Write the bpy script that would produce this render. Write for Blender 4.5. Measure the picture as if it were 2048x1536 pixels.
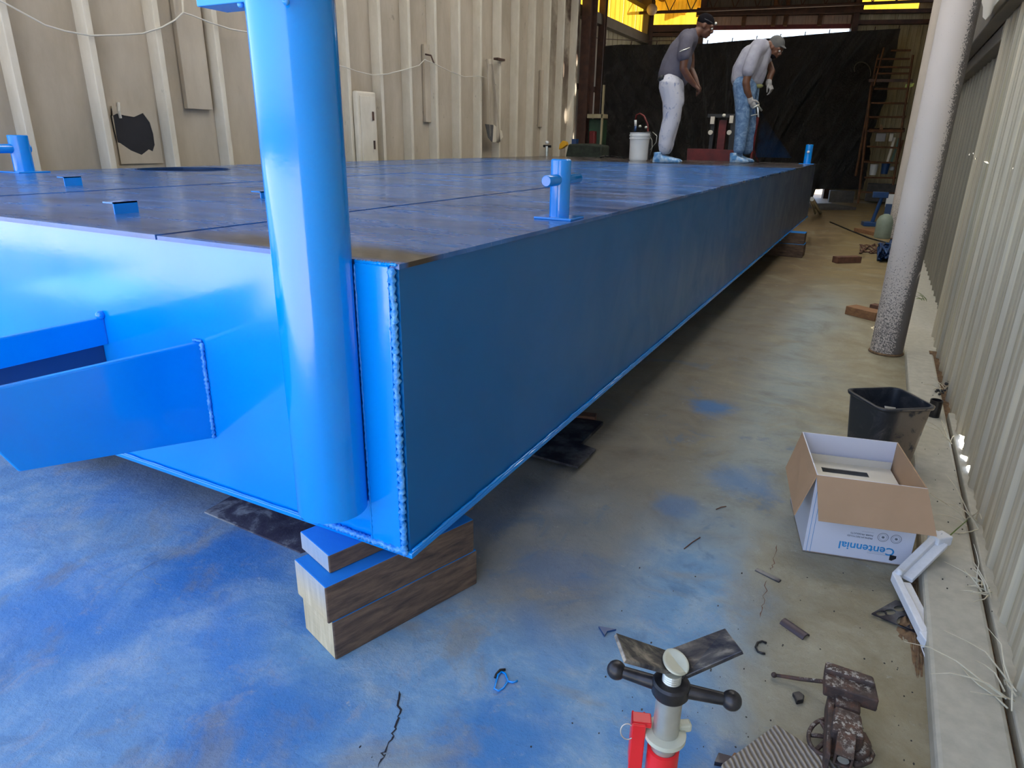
import bpy, bmesh, math, random
from math import sin, cos, pi, radians
from mathutils import Vector, Matrix
for o in list(bpy.data.objects): bpy.data.objects.remove(o)
random.seed(7)
S = bpy.context.scene; COL = S.collection
# ------------------------------------------------------------------ camera
F, YAW, PIT, ROL, H = 1347.46, 0.48156687, 0.3484592, 0.0171632, 1.33
fw = Vector((-sin(YAW)*cos(PIT), cos(YAW)*cos(PIT), -sin(PIT)))
rt0 = Vector((cos(YAW), sin(YAW), 0)); up0 = rt0.cross(fw)
rt = cos(ROL)*rt0 + sin(ROL)*up0; up = -sin(ROL)*rt0 + cos(ROL)*up0
CAM = Vector((0, 0, H))
cd = bpy.data.cameras.new('camera'); cam = bpy.data.objects.new('camera', cd); COL.objects.link(cam)
m = Matrix.Identity(4)
for i in range(3):
    m[i][0] = rt[i]; m[i][1] = up[i]; m[i][2] = -fw[i]; m[i][3] = CAM[i]
cam.matrix_world = m
cd.sensor_fit = 'HORIZONTAL'; cd.sensor_width = 36; cd.lens = F/2048*36; cd.clip_start = .05; cd.clip_end = 300
S.camera = cam
# ------------------------------------------------------------------ world, sun, exposure
SUN_DIR = Vector((.30, -.03, .95)).normalized()      # towards the sun
w = bpy.data.worlds.new('world'); S.world = w; w.use_nodes = True
nt = w.node_tree; nt.nodes.clear()
wo = nt.nodes.new('ShaderNodeOutputWorld'); bg = nt.nodes.new('ShaderNodeBackground')
sky = nt.nodes.new('ShaderNodeTexSky'); sky.sky_type = 'NISHITA'; sky.sun_disc = False
sky.sun_elevation = radians(78); sky.sun_rotation = radians(95); sky.dust_density = 3; sky.air_density = .8
nt.links.new(sky.outputs[0], bg.inputs[0]); nt.links.new(bg.outputs[0], wo.inputs[0])
bg.inputs[1].default_value = .45
sl = bpy.data.lights.new('sun', 'SUN'); sl.energy = 13.0; sl.angle = radians(.53); sl.color = (1, .95, .87)
so = bpy.data.objects.new('sun', sl); COL.objects.link(so)
so.rotation_euler = (-SUN_DIR).to_track_quat('-Z', 'Y').to_euler(); so.location = (3, -6, 12)
S.view_settings.view_transform = 'Standard'; S.view_settings.look = 'None'
S.view_settings.gamma = 1; S.view_settings.use_curve_mapping = False
S.view_settings.exposure = 0.95
S.cycles.max_bounces = 10; S.cycles.diffuse_bounces = 6; S.cycles.glossy_bounces = 5; S.cycles.transmission_bounces = 6
S.cycles.sample_clamp_indirect = 6
def portal(loc, rot, sx, sy):
    l = bpy.data.lights.new('sky_portal', 'AREA'); l.shape = 'RECTANGLE'; l.size = sx; l.size_y = sy
    l.cycles.is_portal = True
    o = bpy.data.objects.new('sky_portal', l); COL.objects.link(o); o.location = loc; o.rotation_euler = rot
portal((-2.2, -1.7, 2.2), (radians(90), 0, 0), 6.4, 4.6)                    # open front, light travels to +Y
portal((-4.6, .4, 2.2), (0, radians(-90), 0), 4.6, 4.0)                     # open left side at the front

# ------------------------------------------------------------------ pixel rays (place things where they stand)
def ray(x, y): return fw + (x-1024)/F*rt - (y-768)/F*up
def atz(x, y, z=0.0):
    d = ray(x, y); return CAM + d*((z-H)/d.z)
def atx(x, y, X):
    d = ray(x, y); return CAM + d*(X/d.x)
def aty(x, y, Y):
    d = ray(x, y); return CAM + d*(Y/d.y)
def atpl(x, y, P, n):
    d = ray(x, y); P = Vector(P); n = Vector(n); return CAM + d*((P-CAM).dot(n)/d.dot(n))
def px(P):
    q = Vector(P)-CAM; return (1024+F*q.dot(rt)/q.dot(fw), 768-F*q.dot(up)/q.dot(fw))
def zat(P, y):
    lo, hi = -1., 8.
    for _ in range(40):
        mm = (lo+hi)/2
        if px((P[0], P[1], mm))[1] > y: lo = mm
        else: hi = mm
    return mm

# ------------------------------------------------------------------ materials
MATS = {}
class NB:
    def __init__(s, name):
        s.m = bpy.data.materials.new(name); s.m.use_nodes = True; s.t = s.m.node_tree
        s.b = s.t.nodes['Principled BSDF']; s.o = s.t.nodes['Material Output']; s.pos = None
        MATS[name] = s.m
    def n(s, typ, **kw):
        nd = s.t.nodes.new(typ)
        for k, v in kw.items(): setattr(nd, k, v)
        return nd
    def l(s, a, b): s.t.links.new(a, b)
    def P(s, scale=(1, 1, 1), rot=(0, 0, 0), obj=False):
        tc = s.n('ShaderNodeTexCoord') if obj else s.n('ShaderNodeNewGeometry'); mp = s.n('ShaderNodeMapping')
        mp.inputs['Scale'].default_value = scale; mp.inputs['Rotation'].default_value = rot
        s.l(tc.outputs['Object' if obj else 'Position'], mp.inputs[0]); return mp.outputs[0]
    def PD(s, rot, scale):
        a = s.P(rot=rot); mp = s.n('ShaderNodeMapping'); mp.inputs['Scale'].default_value = scale; s.l(a, mp.inputs[0]); return mp.outputs[0]
    def noise(s, scale=5, detail=5, rough=.55, vec=None, dist=0):
        nd = s.n('ShaderNodeTexNoise'); nd.inputs['Scale'].default_value = scale; nd.inputs['Detail'].default_value = detail
        nd.inputs['Roughness'].default_value = rough; nd.inputs['Distortion'].default_value = dist
        s.l(vec if vec is not None else s.P(), nd.inputs['Vector']); return nd.outputs['Fac']
    def ramp(s, fac, stops):
        nd = s.n('ShaderNodeValToRGB'); el = nd.color_ramp.elements
        while len(el) < len(stops): el.new(.5)
        for e, (p, c) in zip(el, stops):
            e.position = p; e.color = (c, c, c, 1) if isinstance(c, (int, float)) else (*c, 1)
        s.l(fac, nd.inputs[0]); return nd.outputs[0]
    def mix(s, fac, a, b, mode='MIX'):
        nd = s.n('ShaderNodeMix', data_type='RGBA', blend_type=mode)
        for i, v in ((0, fac), (6, a), (7, b)):
            if isinstance(v, (int, float)): nd.inputs[i].default_value = v
            elif isinstance(v, tuple): nd.inputs[i].default_value = (*v, 1)
            else: s.l(v, nd.inputs[i])
        return nd.outputs[2]
    def math(s, op, a, b=0.0, clamp=False):
        nd = s.n('ShaderNodeMath', operation=op, use_clamp=clamp)
        for i, v in ((0, a), (1, b)):
            if isinstance(v, (int, float)): nd.inputs[i].default_value = v
            else: s.l(v, nd.inputs[i])
        return nd.outputs[0]
    def mr(s, v, a, b, c=0, d=1, smooth=True):
        nd = s.n('ShaderNodeMapRange'); nd.interpolation_type = 'SMOOTHSTEP' if smooth else 'LINEAR'
        s.l(v, nd.inputs[0])
        for i, q in enumerate((a, b, c, d)): nd.inputs[i+1].default_value = q
        return nd.outputs[0]
    def xyz(s):
        nd = s.n('ShaderNodeSeparateXYZ'); s.l(s.P(), nd.inputs[0]); return nd.outputs
    def set(s, col=None, rough=None, metal=None, spec=None, coat=None):
        for k, v in (('Base Color', col), ('Roughness', rough), ('Metallic', metal), ('Specular IOR Level', spec), ('Coat Weight', coat)):
            if v is None: continue
            if isinstance(v, tuple): s.b.inputs[k].default_value = (*v, 1)
            elif isinstance(v, (int, float)): s.b.inputs[k].default_value = v
            else: s.l(v, s.b.inputs[k])
        return s
    def bump(s, h, strength=.3, dist=.01):
        nd = s.n('ShaderNodeBump'); nd.inputs['Strength'].default_value = strength; nd.inputs['Distance'].default_value = dist
        s.l(h, nd.inputs['Height']); s.l(nd.outputs[0], s.b.inputs['Normal']); return s
def simple(name, c1, c2=None, rough=.6, metal=0, scale=8, bump=.15, stretch=(1, 1, 1), lo=.35, hi=.7, detail=5, spec=.5, bd=.004):
    n = NB(name); v = n.P(stretch); f = n.noise(scale, detail, .6, v)
    c2 = c2 or tuple(x*.75 for x in c1)
    n.set(n.ramp(f, [(lo, c2), (hi, c1)]), rough, metal, spec)
    if bump: n.bump(f, bump, bd)
    return n.m
# blue gloss enamel
def blue(name, base=(.0, .295, .88), rough=.08, dirt=(.0, .245, .78)):
    n = NB(name); f = n.noise(2.2, 4, .5); g = n.noise(40, 3, .6)
    n.set(n.ramp(f, [(.3, dirt), (.7, base)]), n.ramp(n.noise(3.5, 4, .6), [(.3, rough), (.75, rough+.10)]), 0, .8)
    n.bump(n.mix(.85, g, n.noise(1.6, 2, .5)), .05, .02); return n.m
BLUE = blue('blue_enamel')
SIDE = NB('blue_enamel_shaded_side')
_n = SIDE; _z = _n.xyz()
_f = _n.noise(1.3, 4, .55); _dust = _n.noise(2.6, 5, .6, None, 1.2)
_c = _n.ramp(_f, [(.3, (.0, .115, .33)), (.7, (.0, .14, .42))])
_c = _n.mix(_n.mr(_z[1], 3.0, 9.5, 0, .85), _c, (.045, .055, .09))  # shade painted into the side enamel, darker and greyer with distance
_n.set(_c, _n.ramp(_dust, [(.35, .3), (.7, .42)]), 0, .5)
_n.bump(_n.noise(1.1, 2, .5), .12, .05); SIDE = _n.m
NAVY = blue('dark_navy_paint', (.01, .06, .2), .35, (.008, .045, .15))  # plain dark navy tone for the arm web, hatch rim and loose parts
n = NB('weld_paint'); n.set(n.ramp(n.noise(60, 3), [(.4, (.02, .26, .8)), (.75, (.2, .55, .95))]), .25, 0, .5); n.bump(n.noise(120, 2), .5, .004); WELD = n.m
# deck
n = NB('deck_paint'); x, y, z = n.xyz()
st = n.noise(1.6, 6, .6, n.P((1.0, 3.2, 1))); pt = n.noise(1.1, 4, .6, n.P((1, 1.6, 1)), .6)
c = n.ramp(st, [(.32, (.02, .085, .25)), (.5, (.03, .14, .42)), (.7, (.05, .20, .56))])
c = n.mix(n.mr(pt, .5, .7, 0, .7), c, (.11, .135, .21))
far = n.mr(n.math('ADD', y, n.math('MULTIPLY', pt, 1.2)), 9.35, 9.75)
c = n.mix(far, c, n.ramp(n.noise(3, 5, .6, n.P((1, 3, 1))), [(.35, (.045, .04, .042)), (.65, (.11, .095, .09))]))
edge = n.math('MULTIPLY', n.mr(n.math('ADD', n.mr(y, 1.24, 1.7, 1, 0), n.math('MULTIPLY', n.noise(3, 5), .55)), .95, 1.25), n.math('MULTIPLY', n.mr(x, -1.9, -1.3, .35, 1), n.mr(y, 1.225, 1.25)))
c = n.mix(edge, c, (.06, .04, .025))
n.set(c, n.ramp(n.noise(2.2, 5, .6, n.P((1, 3.5, 1))), [(.3, .14), (.75, .34)]), 0, .5)
n.bump(n.noise(3.5, 4, .5, n.P((1, 2.5, 1))), .16, .012); DECK = n.m
# floor
n = NB('floor_concrete'); x, y, z = n.xyz()
big = n.noise(1.1, 5, .6, None, .4); med = n.noise(4.5, 8, .7, None, .3); fine = n.noise(38, 6, .75)
sand = n.ramp(med, [(.3, (.225, .185, .105)), (.55, (.33, .30, .21)), (.75, (.43, .41, .31))])
grey = n.ramp(n.noise(3.1, 7, .68, None, .6), [(.32, (.20, .22, .21)), (.5, (.29, .34, .34)), (.68, (.36, .40, .38))])
c = n.mix(n.mr(n.math('ADD', n.mr(x, .35, -.9), n.math('MULTIPLY', big, .6)), .35, .9), sand, grey)
c = n.mix(n.mr(y, 5.5, 8.5), c, n.ramp(med, [(.3, (.17, .12, .05)), (.65, (.30, .23, .115))]))
# brown strip along the barge side
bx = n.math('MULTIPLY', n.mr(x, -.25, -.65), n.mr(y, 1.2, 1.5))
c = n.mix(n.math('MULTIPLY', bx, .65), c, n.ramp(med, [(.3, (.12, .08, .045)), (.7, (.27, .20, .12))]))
# overspray fans
xy = n.math('ADD', x, n.math('MULTIPLY', y, .55))
m1 = n.math('MULTIPLY', n.mr(x, .22, -.45), n.mr(y, 2.9, 1.8))
m1 = n.mr(n.math('ADD', m1, n.math('MULTIPLY', n.math('SUBTRACT', big, .5), 1.5)), .3, .95)
m1 = n.math('MULTIPLY', m1, n.math('SUBTRACT', 1.0, n.math('MULTIPLY', n.math('MULTIPLY', n.mr(y, 1.28, 1.62), n.mr(x, -.3, -.65)), .8)))
bl = n.ramp(n.noise(5.5, 8, .7, None, .5), [(.25, (.07, .23, .48)), (.5, (.17, .35, .57)), (.72, (.36, .48, .58))])
c = n.mix(n.math('MULTIPLY', m1, .88), c, bl)
deep = n.mr(n.noise(1.7, 3, .5, None, .3), .56, .7)
c = n.mix(n.math('MULTIPLY', n.math('MULTIPLY', deep, m1), .5), c, (.03, .21, .58))
pt2 = n.mr(n.noise(2.3, 6, .65, n.P((1, 1, 1), (0, 0, .9)), 1.3), .58, .68)
pt2 = n.math('MULTIPLY', pt2, n.math('MULTIPLY', n.mr(y, 5.2, 3.4), n.mr(x, .3, 0)))
c = n.mix(n.math('MULTIPLY', pt2, .5), c, (.10, .18, .30))
sw = n.n('ShaderNodeTexWave', wave_type='RINGS'); sw.inputs['Scale'].default_value = 2.2; sw.inputs['Distortion'].default_value = 7; sw.inputs['Detail'].default_value = 4; sw.inputs['Detail Scale'].default_value = 1.4
n.l(n.P(), sw.inputs['Vector'])
swm = n.math('MULTIPLY', n.mr(sw.outputs['Fac'], .62, .95), n.math('MULTIPLY', n.mr(y, 2.6, 3.4), n.mr(x, -1, -.3)))
c = n.mix(n.math('MULTIPLY', n.math('MULTIPLY', swm, n.mr(y, 5.2, 4.2)), .13), c, (.46, .42, .28))
for (sx_, sy_, rr_, am) in ((430, 1125, .30, .9), (520, 1480, .30, .8), (1000, 1480, .22, .8), (1330, 1490, .16, .8), (140, 1230, .35, .5), (1425, 815, .17, .75), (1480, 960, .2, .5), (1350, 1010, .12, .4), (620, 1240, .10, .7), (1120, 1140, .2, .25)):
    q = atz(sx_, sy_); vm = n.n('ShaderNodeVectorMath', operation='DISTANCE'); n.l(n.P(), vm.inputs[0]); vm.inputs[1].default_value = q
    dd = n.math('ADD', vm.outputs['Value'], n.math('MULTIPLY', n.math('SUBTRACT', med, .5), rr_*1.8))
    c = n.mix(n.mr(dd, rr_, rr_*.25, 0, am), c, (.035, .19, .50))
brk = n.mr(n.noise(7, 9, .78, None, .6), .54, .66, 0, .42); c = n.mix(n.math('MULTIPLY', brk, m1), c, (.34, .36, .40))
dusty = n.mr(n.noise(1.9, 6, .65, n.P((1, 1, 1), (0, 0, .4)), .8), .52, .66, 0, .5); c = n.mix(dusty, c, sand)
c = n.mix(n.mr(fine, .58, .7, 0, .5), c, n.mix(.5, c, (.06, .07, .09)))
c = n.mix(n.mr(n.noise(14, 9, .85), .58, .68, 0, .55), c, (.46, .48, .46))
n.set(c, n.ramp(med, [(.3, .45), (.7, .8)]), 0, .3)
n.bump(n.mix(.35, fine, med), .6, .012); FLOOR = n.m
YARD = simple('yard_gravel', (.46, .43, .38), (.36, .335, .29), .9, scale=3)
# walls
n = NB('beige_steel'); x, y, z = n.xyz()
f = n.noise(2.5, 6, .65, n.P((1, 1, .35)))
c = n.ramp(f, [(.3, (.40, .34, .255)), (.7, (.56, .49, .385))])
sp = n.mr(n.noise(9, 6, .75, n.P((1, 1, .6))), .62, .72); sp = n.math('MULTIPLY', sp, n.mr(y, 5, 10, .1, .8))
c = n.mix(sp, c, (.12, .10, .075))
stn = n.math('MULTIPLY', n.mr(y, 11.7, 13.4), n.mr(n.noise(1.6, 5, .6), .38, .6)); stn = n.math('MULTIPLY', stn, n.mr(z, 1.6, 3.0, .3, 1))
c = n.mix(stn, c, (.07, .035, .022))
n.set(c, .55, 0, .4); n.bump(n.noise(1.5, 4, .5, n.P((1, 1, .5))), .2, .04); BEIGE = n.m
n = NB('white_wash_steel'); f = n.noise(5, 6, .7, n.P((1, 1, .4)))
n.set(n.mix(n.mr(n.noise(10, 6, .75, n.P((1, 1, .5))), .64, .72, 0, .55), n.ramp(f, [(.3, (.62, .56, .44)), (.7, (.76, .70, .58))]), (.2, .18, .14)), .5, 0, .4)
n.bump(f, .15, .01); RIB = n.m
n = NB('siding'); f = n.noise(2, 4, .6, n.P((14, 14, .3))); n.set(n.ramp(f, [(.3, (.44, .38, .24)), (.5, (.52, .47, .36)), (.7, (.64, .57, .41))]), .45, 0, .4); SIDING = n.m
SHADESID = simple('shaded_siding', (.27, .245, .19), (.20, .185, .145), .55, scale=2, stretch=(12, 12, .3), bump=0)  # darker siding tone, shade of the recessed wall run put into the colour
SIDING_TAN = simple('siding_tan', (.50, .44, .28), (.36, .30, .17), .55, scale=3, stretch=(3, 3, .4), bump=0)
SALMON = simple('siding_salmon', (.62, .42, .30), (.45, .33, .26), .6, scale=3, bump=0)
BROWN = simple('rust_brown_steel', (.10, .045, .028), (.05, .025, .018), .6, scale=6)
RUST = simple('rust_orange_steel', (.20, .085, .03), (.09, .04, .02), .7, scale=9)
HEADER = simple('taupe_header', (.15, .13, .10), (.11, .095, .075), .6, scale=3)
n = NB('column_paint'); 
tc = n.n('ShaderNodeTexCoord'); sx = n.n('ShaderNodeSeparateXYZ'); n.l(tc.outputs['Object'], sx.inputs[0])
g = n.math('ADD', n.math('MULTIPLY', sx.outputs[0], 9.5), n.math('MULTIPLY', n.noise(1.2, 2), .35))
low = n.mr(sx.outputs[2], 1.1, 0, 0, .60)
mask = n.math('ADD', n.mr(g, .4, 1.1, 0, 1.0), low)
spk = n.math('ADD', n.math('MULTIPLY', n.math('SUBTRACT', n.noise(110, 2, .9, n.P(obj=True)), .5), 2.4), .5)
mk = n.mr(n.math('SUBTRACT', n.math('ADD', mask, spk), 1.0), .0, .12)
base = n.ramp(n.noise(1.5, 3), [(.3, (.60, .53, .46)), (.7, (.70, .62, .55))])
n.set(n.mix(n.math('MULTIPLY', mk, .88), base, (.09, .082, .08)), .6, 0, .35); COLM = n.m
n = NB('amber_panel'); n.t.nodes.remove(n.b)
tr = n.n('ShaderNodeBsdfTranslucent'); tp = n.n('ShaderNodeBsdfTransparent'); mx = n.n('ShaderNodeMixShader')
cc = n.ramp(n.noise(2, 4, .6, n.P((3, 3, .5))), [(.3, (1, .40, .02)), (.7, (1, .52, .04))]); n.l(cc, tr.inputs[0]); n.l(cc, tp.inputs[0]); mx.inputs[0].default_value = .55
n.l(tr.outputs[0], mx.inputs[1]); n.l(tp.outputs[0], mx.inputs[2]); n.l(mx.outputs[0], n.o.inputs[0]); AMBER = n.m
n = NB('black_tarp'); f = n.noise(3, 6, .6, n.P((1, 1, .6), (0, .5, 0)), .8); n.set(n.ramp(f, [(.35, (.010, .009, .009)), (.7, (.030, .025, .022))]), .30, 0, .9)
n.bump(n.mix(.25, n.noise(4, 7, .72, n.PD((0, -.55, 0), (1.6, 1, .4)), .9), n.noise(22, 4, .7)), 1.0, .16); TARP = n.m
def wood(name, c1, c2, stretch=(1, 14, 14), scale=3, rough=.8):
    n = NB(name); f = n.noise(scale, 7, .65, n.P(stretch), .3); n.set(n.ramp(f, [(.3, c2), (.7, c1)]), rough, 0, .25); n.bump(f, .5, .006); return n
n = wood('timber_dark', (.22, .145, .095), (.06, .045, .042), (4, 4, 26), 2.2)
# overspray on faces that look up or towards the barge end
geo = n.n('ShaderNodeNewGeometry'); sn = n.n('ShaderNodeSeparateXYZ'); n.l(geo.outputs['Normal'], sn.inputs[0])
pz = n.n('ShaderNodeSeparateXYZ'); n.l(geo.outputs['Position'], pz.inputs[0])
upm = n.mr(sn.outputs[2], .6, .9); frm = n.mr(sn.outputs[1], -.1, -.75)
old = n.b.inputs['Base Color'].links[0].from_socket
leftf = n.mr(sn.outputs[0], -.1, -.3)
pale = n.ramp(n.noise(6, 6, .6, n.P((8, 8, 1))), [(.3, (.52, .40, .23)), (.7, (.74, .60, .38))])
spray = n.mr(pz.outputs[2], .13, .30)
cc = n.mix(leftf, old, n.mix(n.math('MULTIPLY', spray, .75), pale, (.22, .38, .60)))
cc = n.mix(n.math('MULTIPLY', n.mr(n.math('SUBTRACT', pz.outputs[2], n.math('MULTIPLY', n.math('ADD', pz.outputs[0], 1.1), .25)), .13, .235), .7), cc, (.02, .13, .38)) if False else cc
cc = n.mix(upm, cc, (.015, .21, .62)); n.set(cc); TIMBER = n.m
STEEL = simple('worn_plate_steel', (.16, .16, .17), (.04, .035, .045), .45, .6, scale=9, lo=.45, hi=.62, bump=.2)
n = NB('dusty_plate'); f = n.noise(6, 7, .7, None, .5); n.set(n.ramp(f, [(.42, (.06, .05, .07)), (.52, (.10, .09, .11)), (.6, (.36, .35, .33))]), .6, 0, .3); n.bump(n.noise(60, 5, .8), .5, .004); DUSTY = n.m
n = NB('rusty_cast_iron'); f = n.noise(26, 6, .7); c = n.ramp(f, [(.35, (.05, .038, .035)), (.52, (.085, .055, .045)), (.68, (.15, .07, .045))])
geo = n.n('ShaderNodeNewGeometry'); sn = n.n('ShaderNodeSeparateXYZ'); n.l(geo.outputs['Normal'], sn.inputs[0])
dm = n.math('MULTIPLY', n.mr(sn.outputs[2], .5, .9), n.mr(n.noise(70, 6, .75), .5, .58)); dm = n.math('MULTIPLY', dm, n.mr(n.noise(9, 3), .45, .6))
n.set(n.mix(dm, c, (.42, .40, .36)), .65, .2, .4); n.bump(f, .5, .006); IRON = n.m
BLACKIRON = simple('black_iron', (.045, .042, .045), (.02, .02, .022), .35, .5, scale=30, bump=.2)
ZINC = simple('zinc_steel', (.58, .58, .52), (.46, .46, .42), .35, .7, scale=20, bump=.05)
RED = simple('red_paint', (.80, .022, .03), (.62, .015, .02), .3, 0, scale=10, bump=.05)
n = NB('scuffed_plate'); f = n.noise(11, 6, .65, n.P((1, 3, 1)), .4); n.set(n.ramp(f, [(.38, (.025, .027, .04)), (.5, (.09, .085, .08)), (.62, (.28, .25, .21))]), .35, .5, .5); n.bump(f, .15, .003); SCUFF = n.m
CREAM = simple('cream_pad', (.55, .56, .45), (.48, .49, .39), .55, scale=20, bump=.05)
KRAFT = simple('kraft_card', (.46, .30, .18), (.41, .265, .155), .8, scale=4, bump=.05)
WHITECARD = simple('white_card', (.70, .71, .80), (.66, .67, .76), .45, scale=2, bump=0)
CREAMCARD = simple('cream_card', (.72, .68, .58), (.66, .63, .55), .6, scale=2, bump=0)
INK = simple('grey_ink', (.16, .18, .22), None, .5, bump=0)
BLUEINK = simple('blue_ink', (.03, .32, .70), None, .5, bump=0)
BLACKINK = simple('black_ink', (.02, .02, .025), None, .5, bump=0)
FOAM = simple('white_foam', (.80, .82, .86), (.74, .76, .80), .8, scale=60, bump=.25, bd=.002)
n = NB('black_plastic'); geo = n.n('ShaderNodeNewGeometry'); sn = n.n('ShaderNodeSeparateXYZ'); n.l(geo.outputs['Normal'], sn.inputs[0])
f = n.noise(9, 6, .7, None, 1.0)
c = n.ramp(f, [(.5, (.022, .025, .032)), (.62, (.055, .055, .06)), (.7, (.16, .15, .14))])
c = n.mix(n.math('MULTIPLY', n.math('MULTIPLY', n.mr(sn.outputs[0], .35, .7), n.mr(n.xyz()[0], .20, .235)), n.mr(f, .35, .5)), c, (.26, .20, .14)); n.set(c, .4, 0, .5); BIN = n.m
SLAB = simple('curb_concrete', (.50, .48, .40), (.40, .385, .32), .75, scale=26, detail=8, bump=.2, lo=.3)
DIRT = simple('brown_dirt', (.26, .16, .08), (.10, .06, .035), .95, scale=40, bump=.8, detail=8)
GRASS = simple('dry_grass', (.72, .68, .55), (.55, .50, .36), .8, scale=20, bump=0)
GREEN = simple('green_weed', (.17, .25, .06), (.08, .13, .03), .7, scale=20, bump=0)
n = wood('weathered_board', (.42, .35, .27), (.17, .14, .115), (1.0, 30, 10), 3.2, .85); BOARD = n.m
BRICK = simple('red_brown_brick', (.19, .085, .05), (.10, .05, .035), .85, scale=20)
OAK = simple('orange_wood', (.34, .17, .07), (.20, .10, .05), .8, scale=5, stretch=(1, 8, 8))
CONC = simple('dark_concrete', (.11, .105, .10), (.07, .068, .065), .85, scale=10)
WHITE = simple('white_plastic', (.78, .80, .80), (.70, .72, .73), .35, scale=4, bump=0)
BLACK = simple('black_rubber', (.018, .018, .02), None, .5, bump=0)
DARKRED = simple('dark_red_paint', (.20, .02, .018), (.11, .012, .012), .5, scale=8, bump=.1)
YELLOW = simple('yellow_paint', (.85, .45, .02), (.7, .35, .02), .4, bump=0)
LIME = simple('lime_lens', (.72, .85, .08), None, .3, bump=0)
GREENP = simple('machine_green', (.05, .11, .06), (.025, .05, .03), .5, scale=5, bump=0)
CLOTHG = simple('dark_green_cover', (.035, .045, .03), (.015, .02, .013), .8, scale=9, bump=.6, bd=.03)
SKIN = simple('brown_skin', (.135, .055, .030), (.10, .04, .022), .45, scale=20, bump=.05)
SKIN2 = simple('brown_skin_light', (.17, .075, .042), (.13, .055, .030), .45, scale=20, bump=.05)
TEE1 = simple('charcoal_tee', (.105, .10, .13), (.075, .07, .095), .9, scale=7, bump=.6, bd=.02)
TEE2 = simple('grey_tee', (.42, .42, .48), (.27, .27, .33), .9, scale=6, bump=.6, bd=.02)
n = NB('spattered_sweatpants'); f = n.noise(9, 6, .7, None, .5); n.set(n.mix(n.mr(f, .56, .66, 0, .75), (.53, .53, .58), (.17, .21, .36)), .9, 0, .2); n.bump(n.noise(7, 4), .6, .02); PANTS1 = n.m
n = NB('painted_jeans'); f = n.noise(12, 6, .75, None, .5); n.set(n.ramp(f, [(.35, (.07, .13, .24)), (.52, (.14, .24, .40)), (.68, (.30, .42, .58))]), .9, 0, .2); n.bump(n.noise(8, 4), .6, .02); PANTS2 = n.m
n = NB('blue_dipped_shoe'); x, y, z = n.xyz(); n.set(n.ramp(n.noise(16, 4), [(.4, (.10, .30, .62)), (.62, (.45, .60, .75))]), .6); SHOE = n.m
HAIR = simple('dark_cap', (.010, .009, .011), None, .9, bump=0, spec=.05)
CAPG = simple('grey_cap', (.13, .125, .12), (.08, .08, .08), .85, bump=.2)
GLOVE = simple('grey_glove', (.42, .40, .38), (.30, .29, .28), .85, scale=30)
EYEW = simple('eye_white', (.7, .68, .65), None, .3, bump=0)

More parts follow.
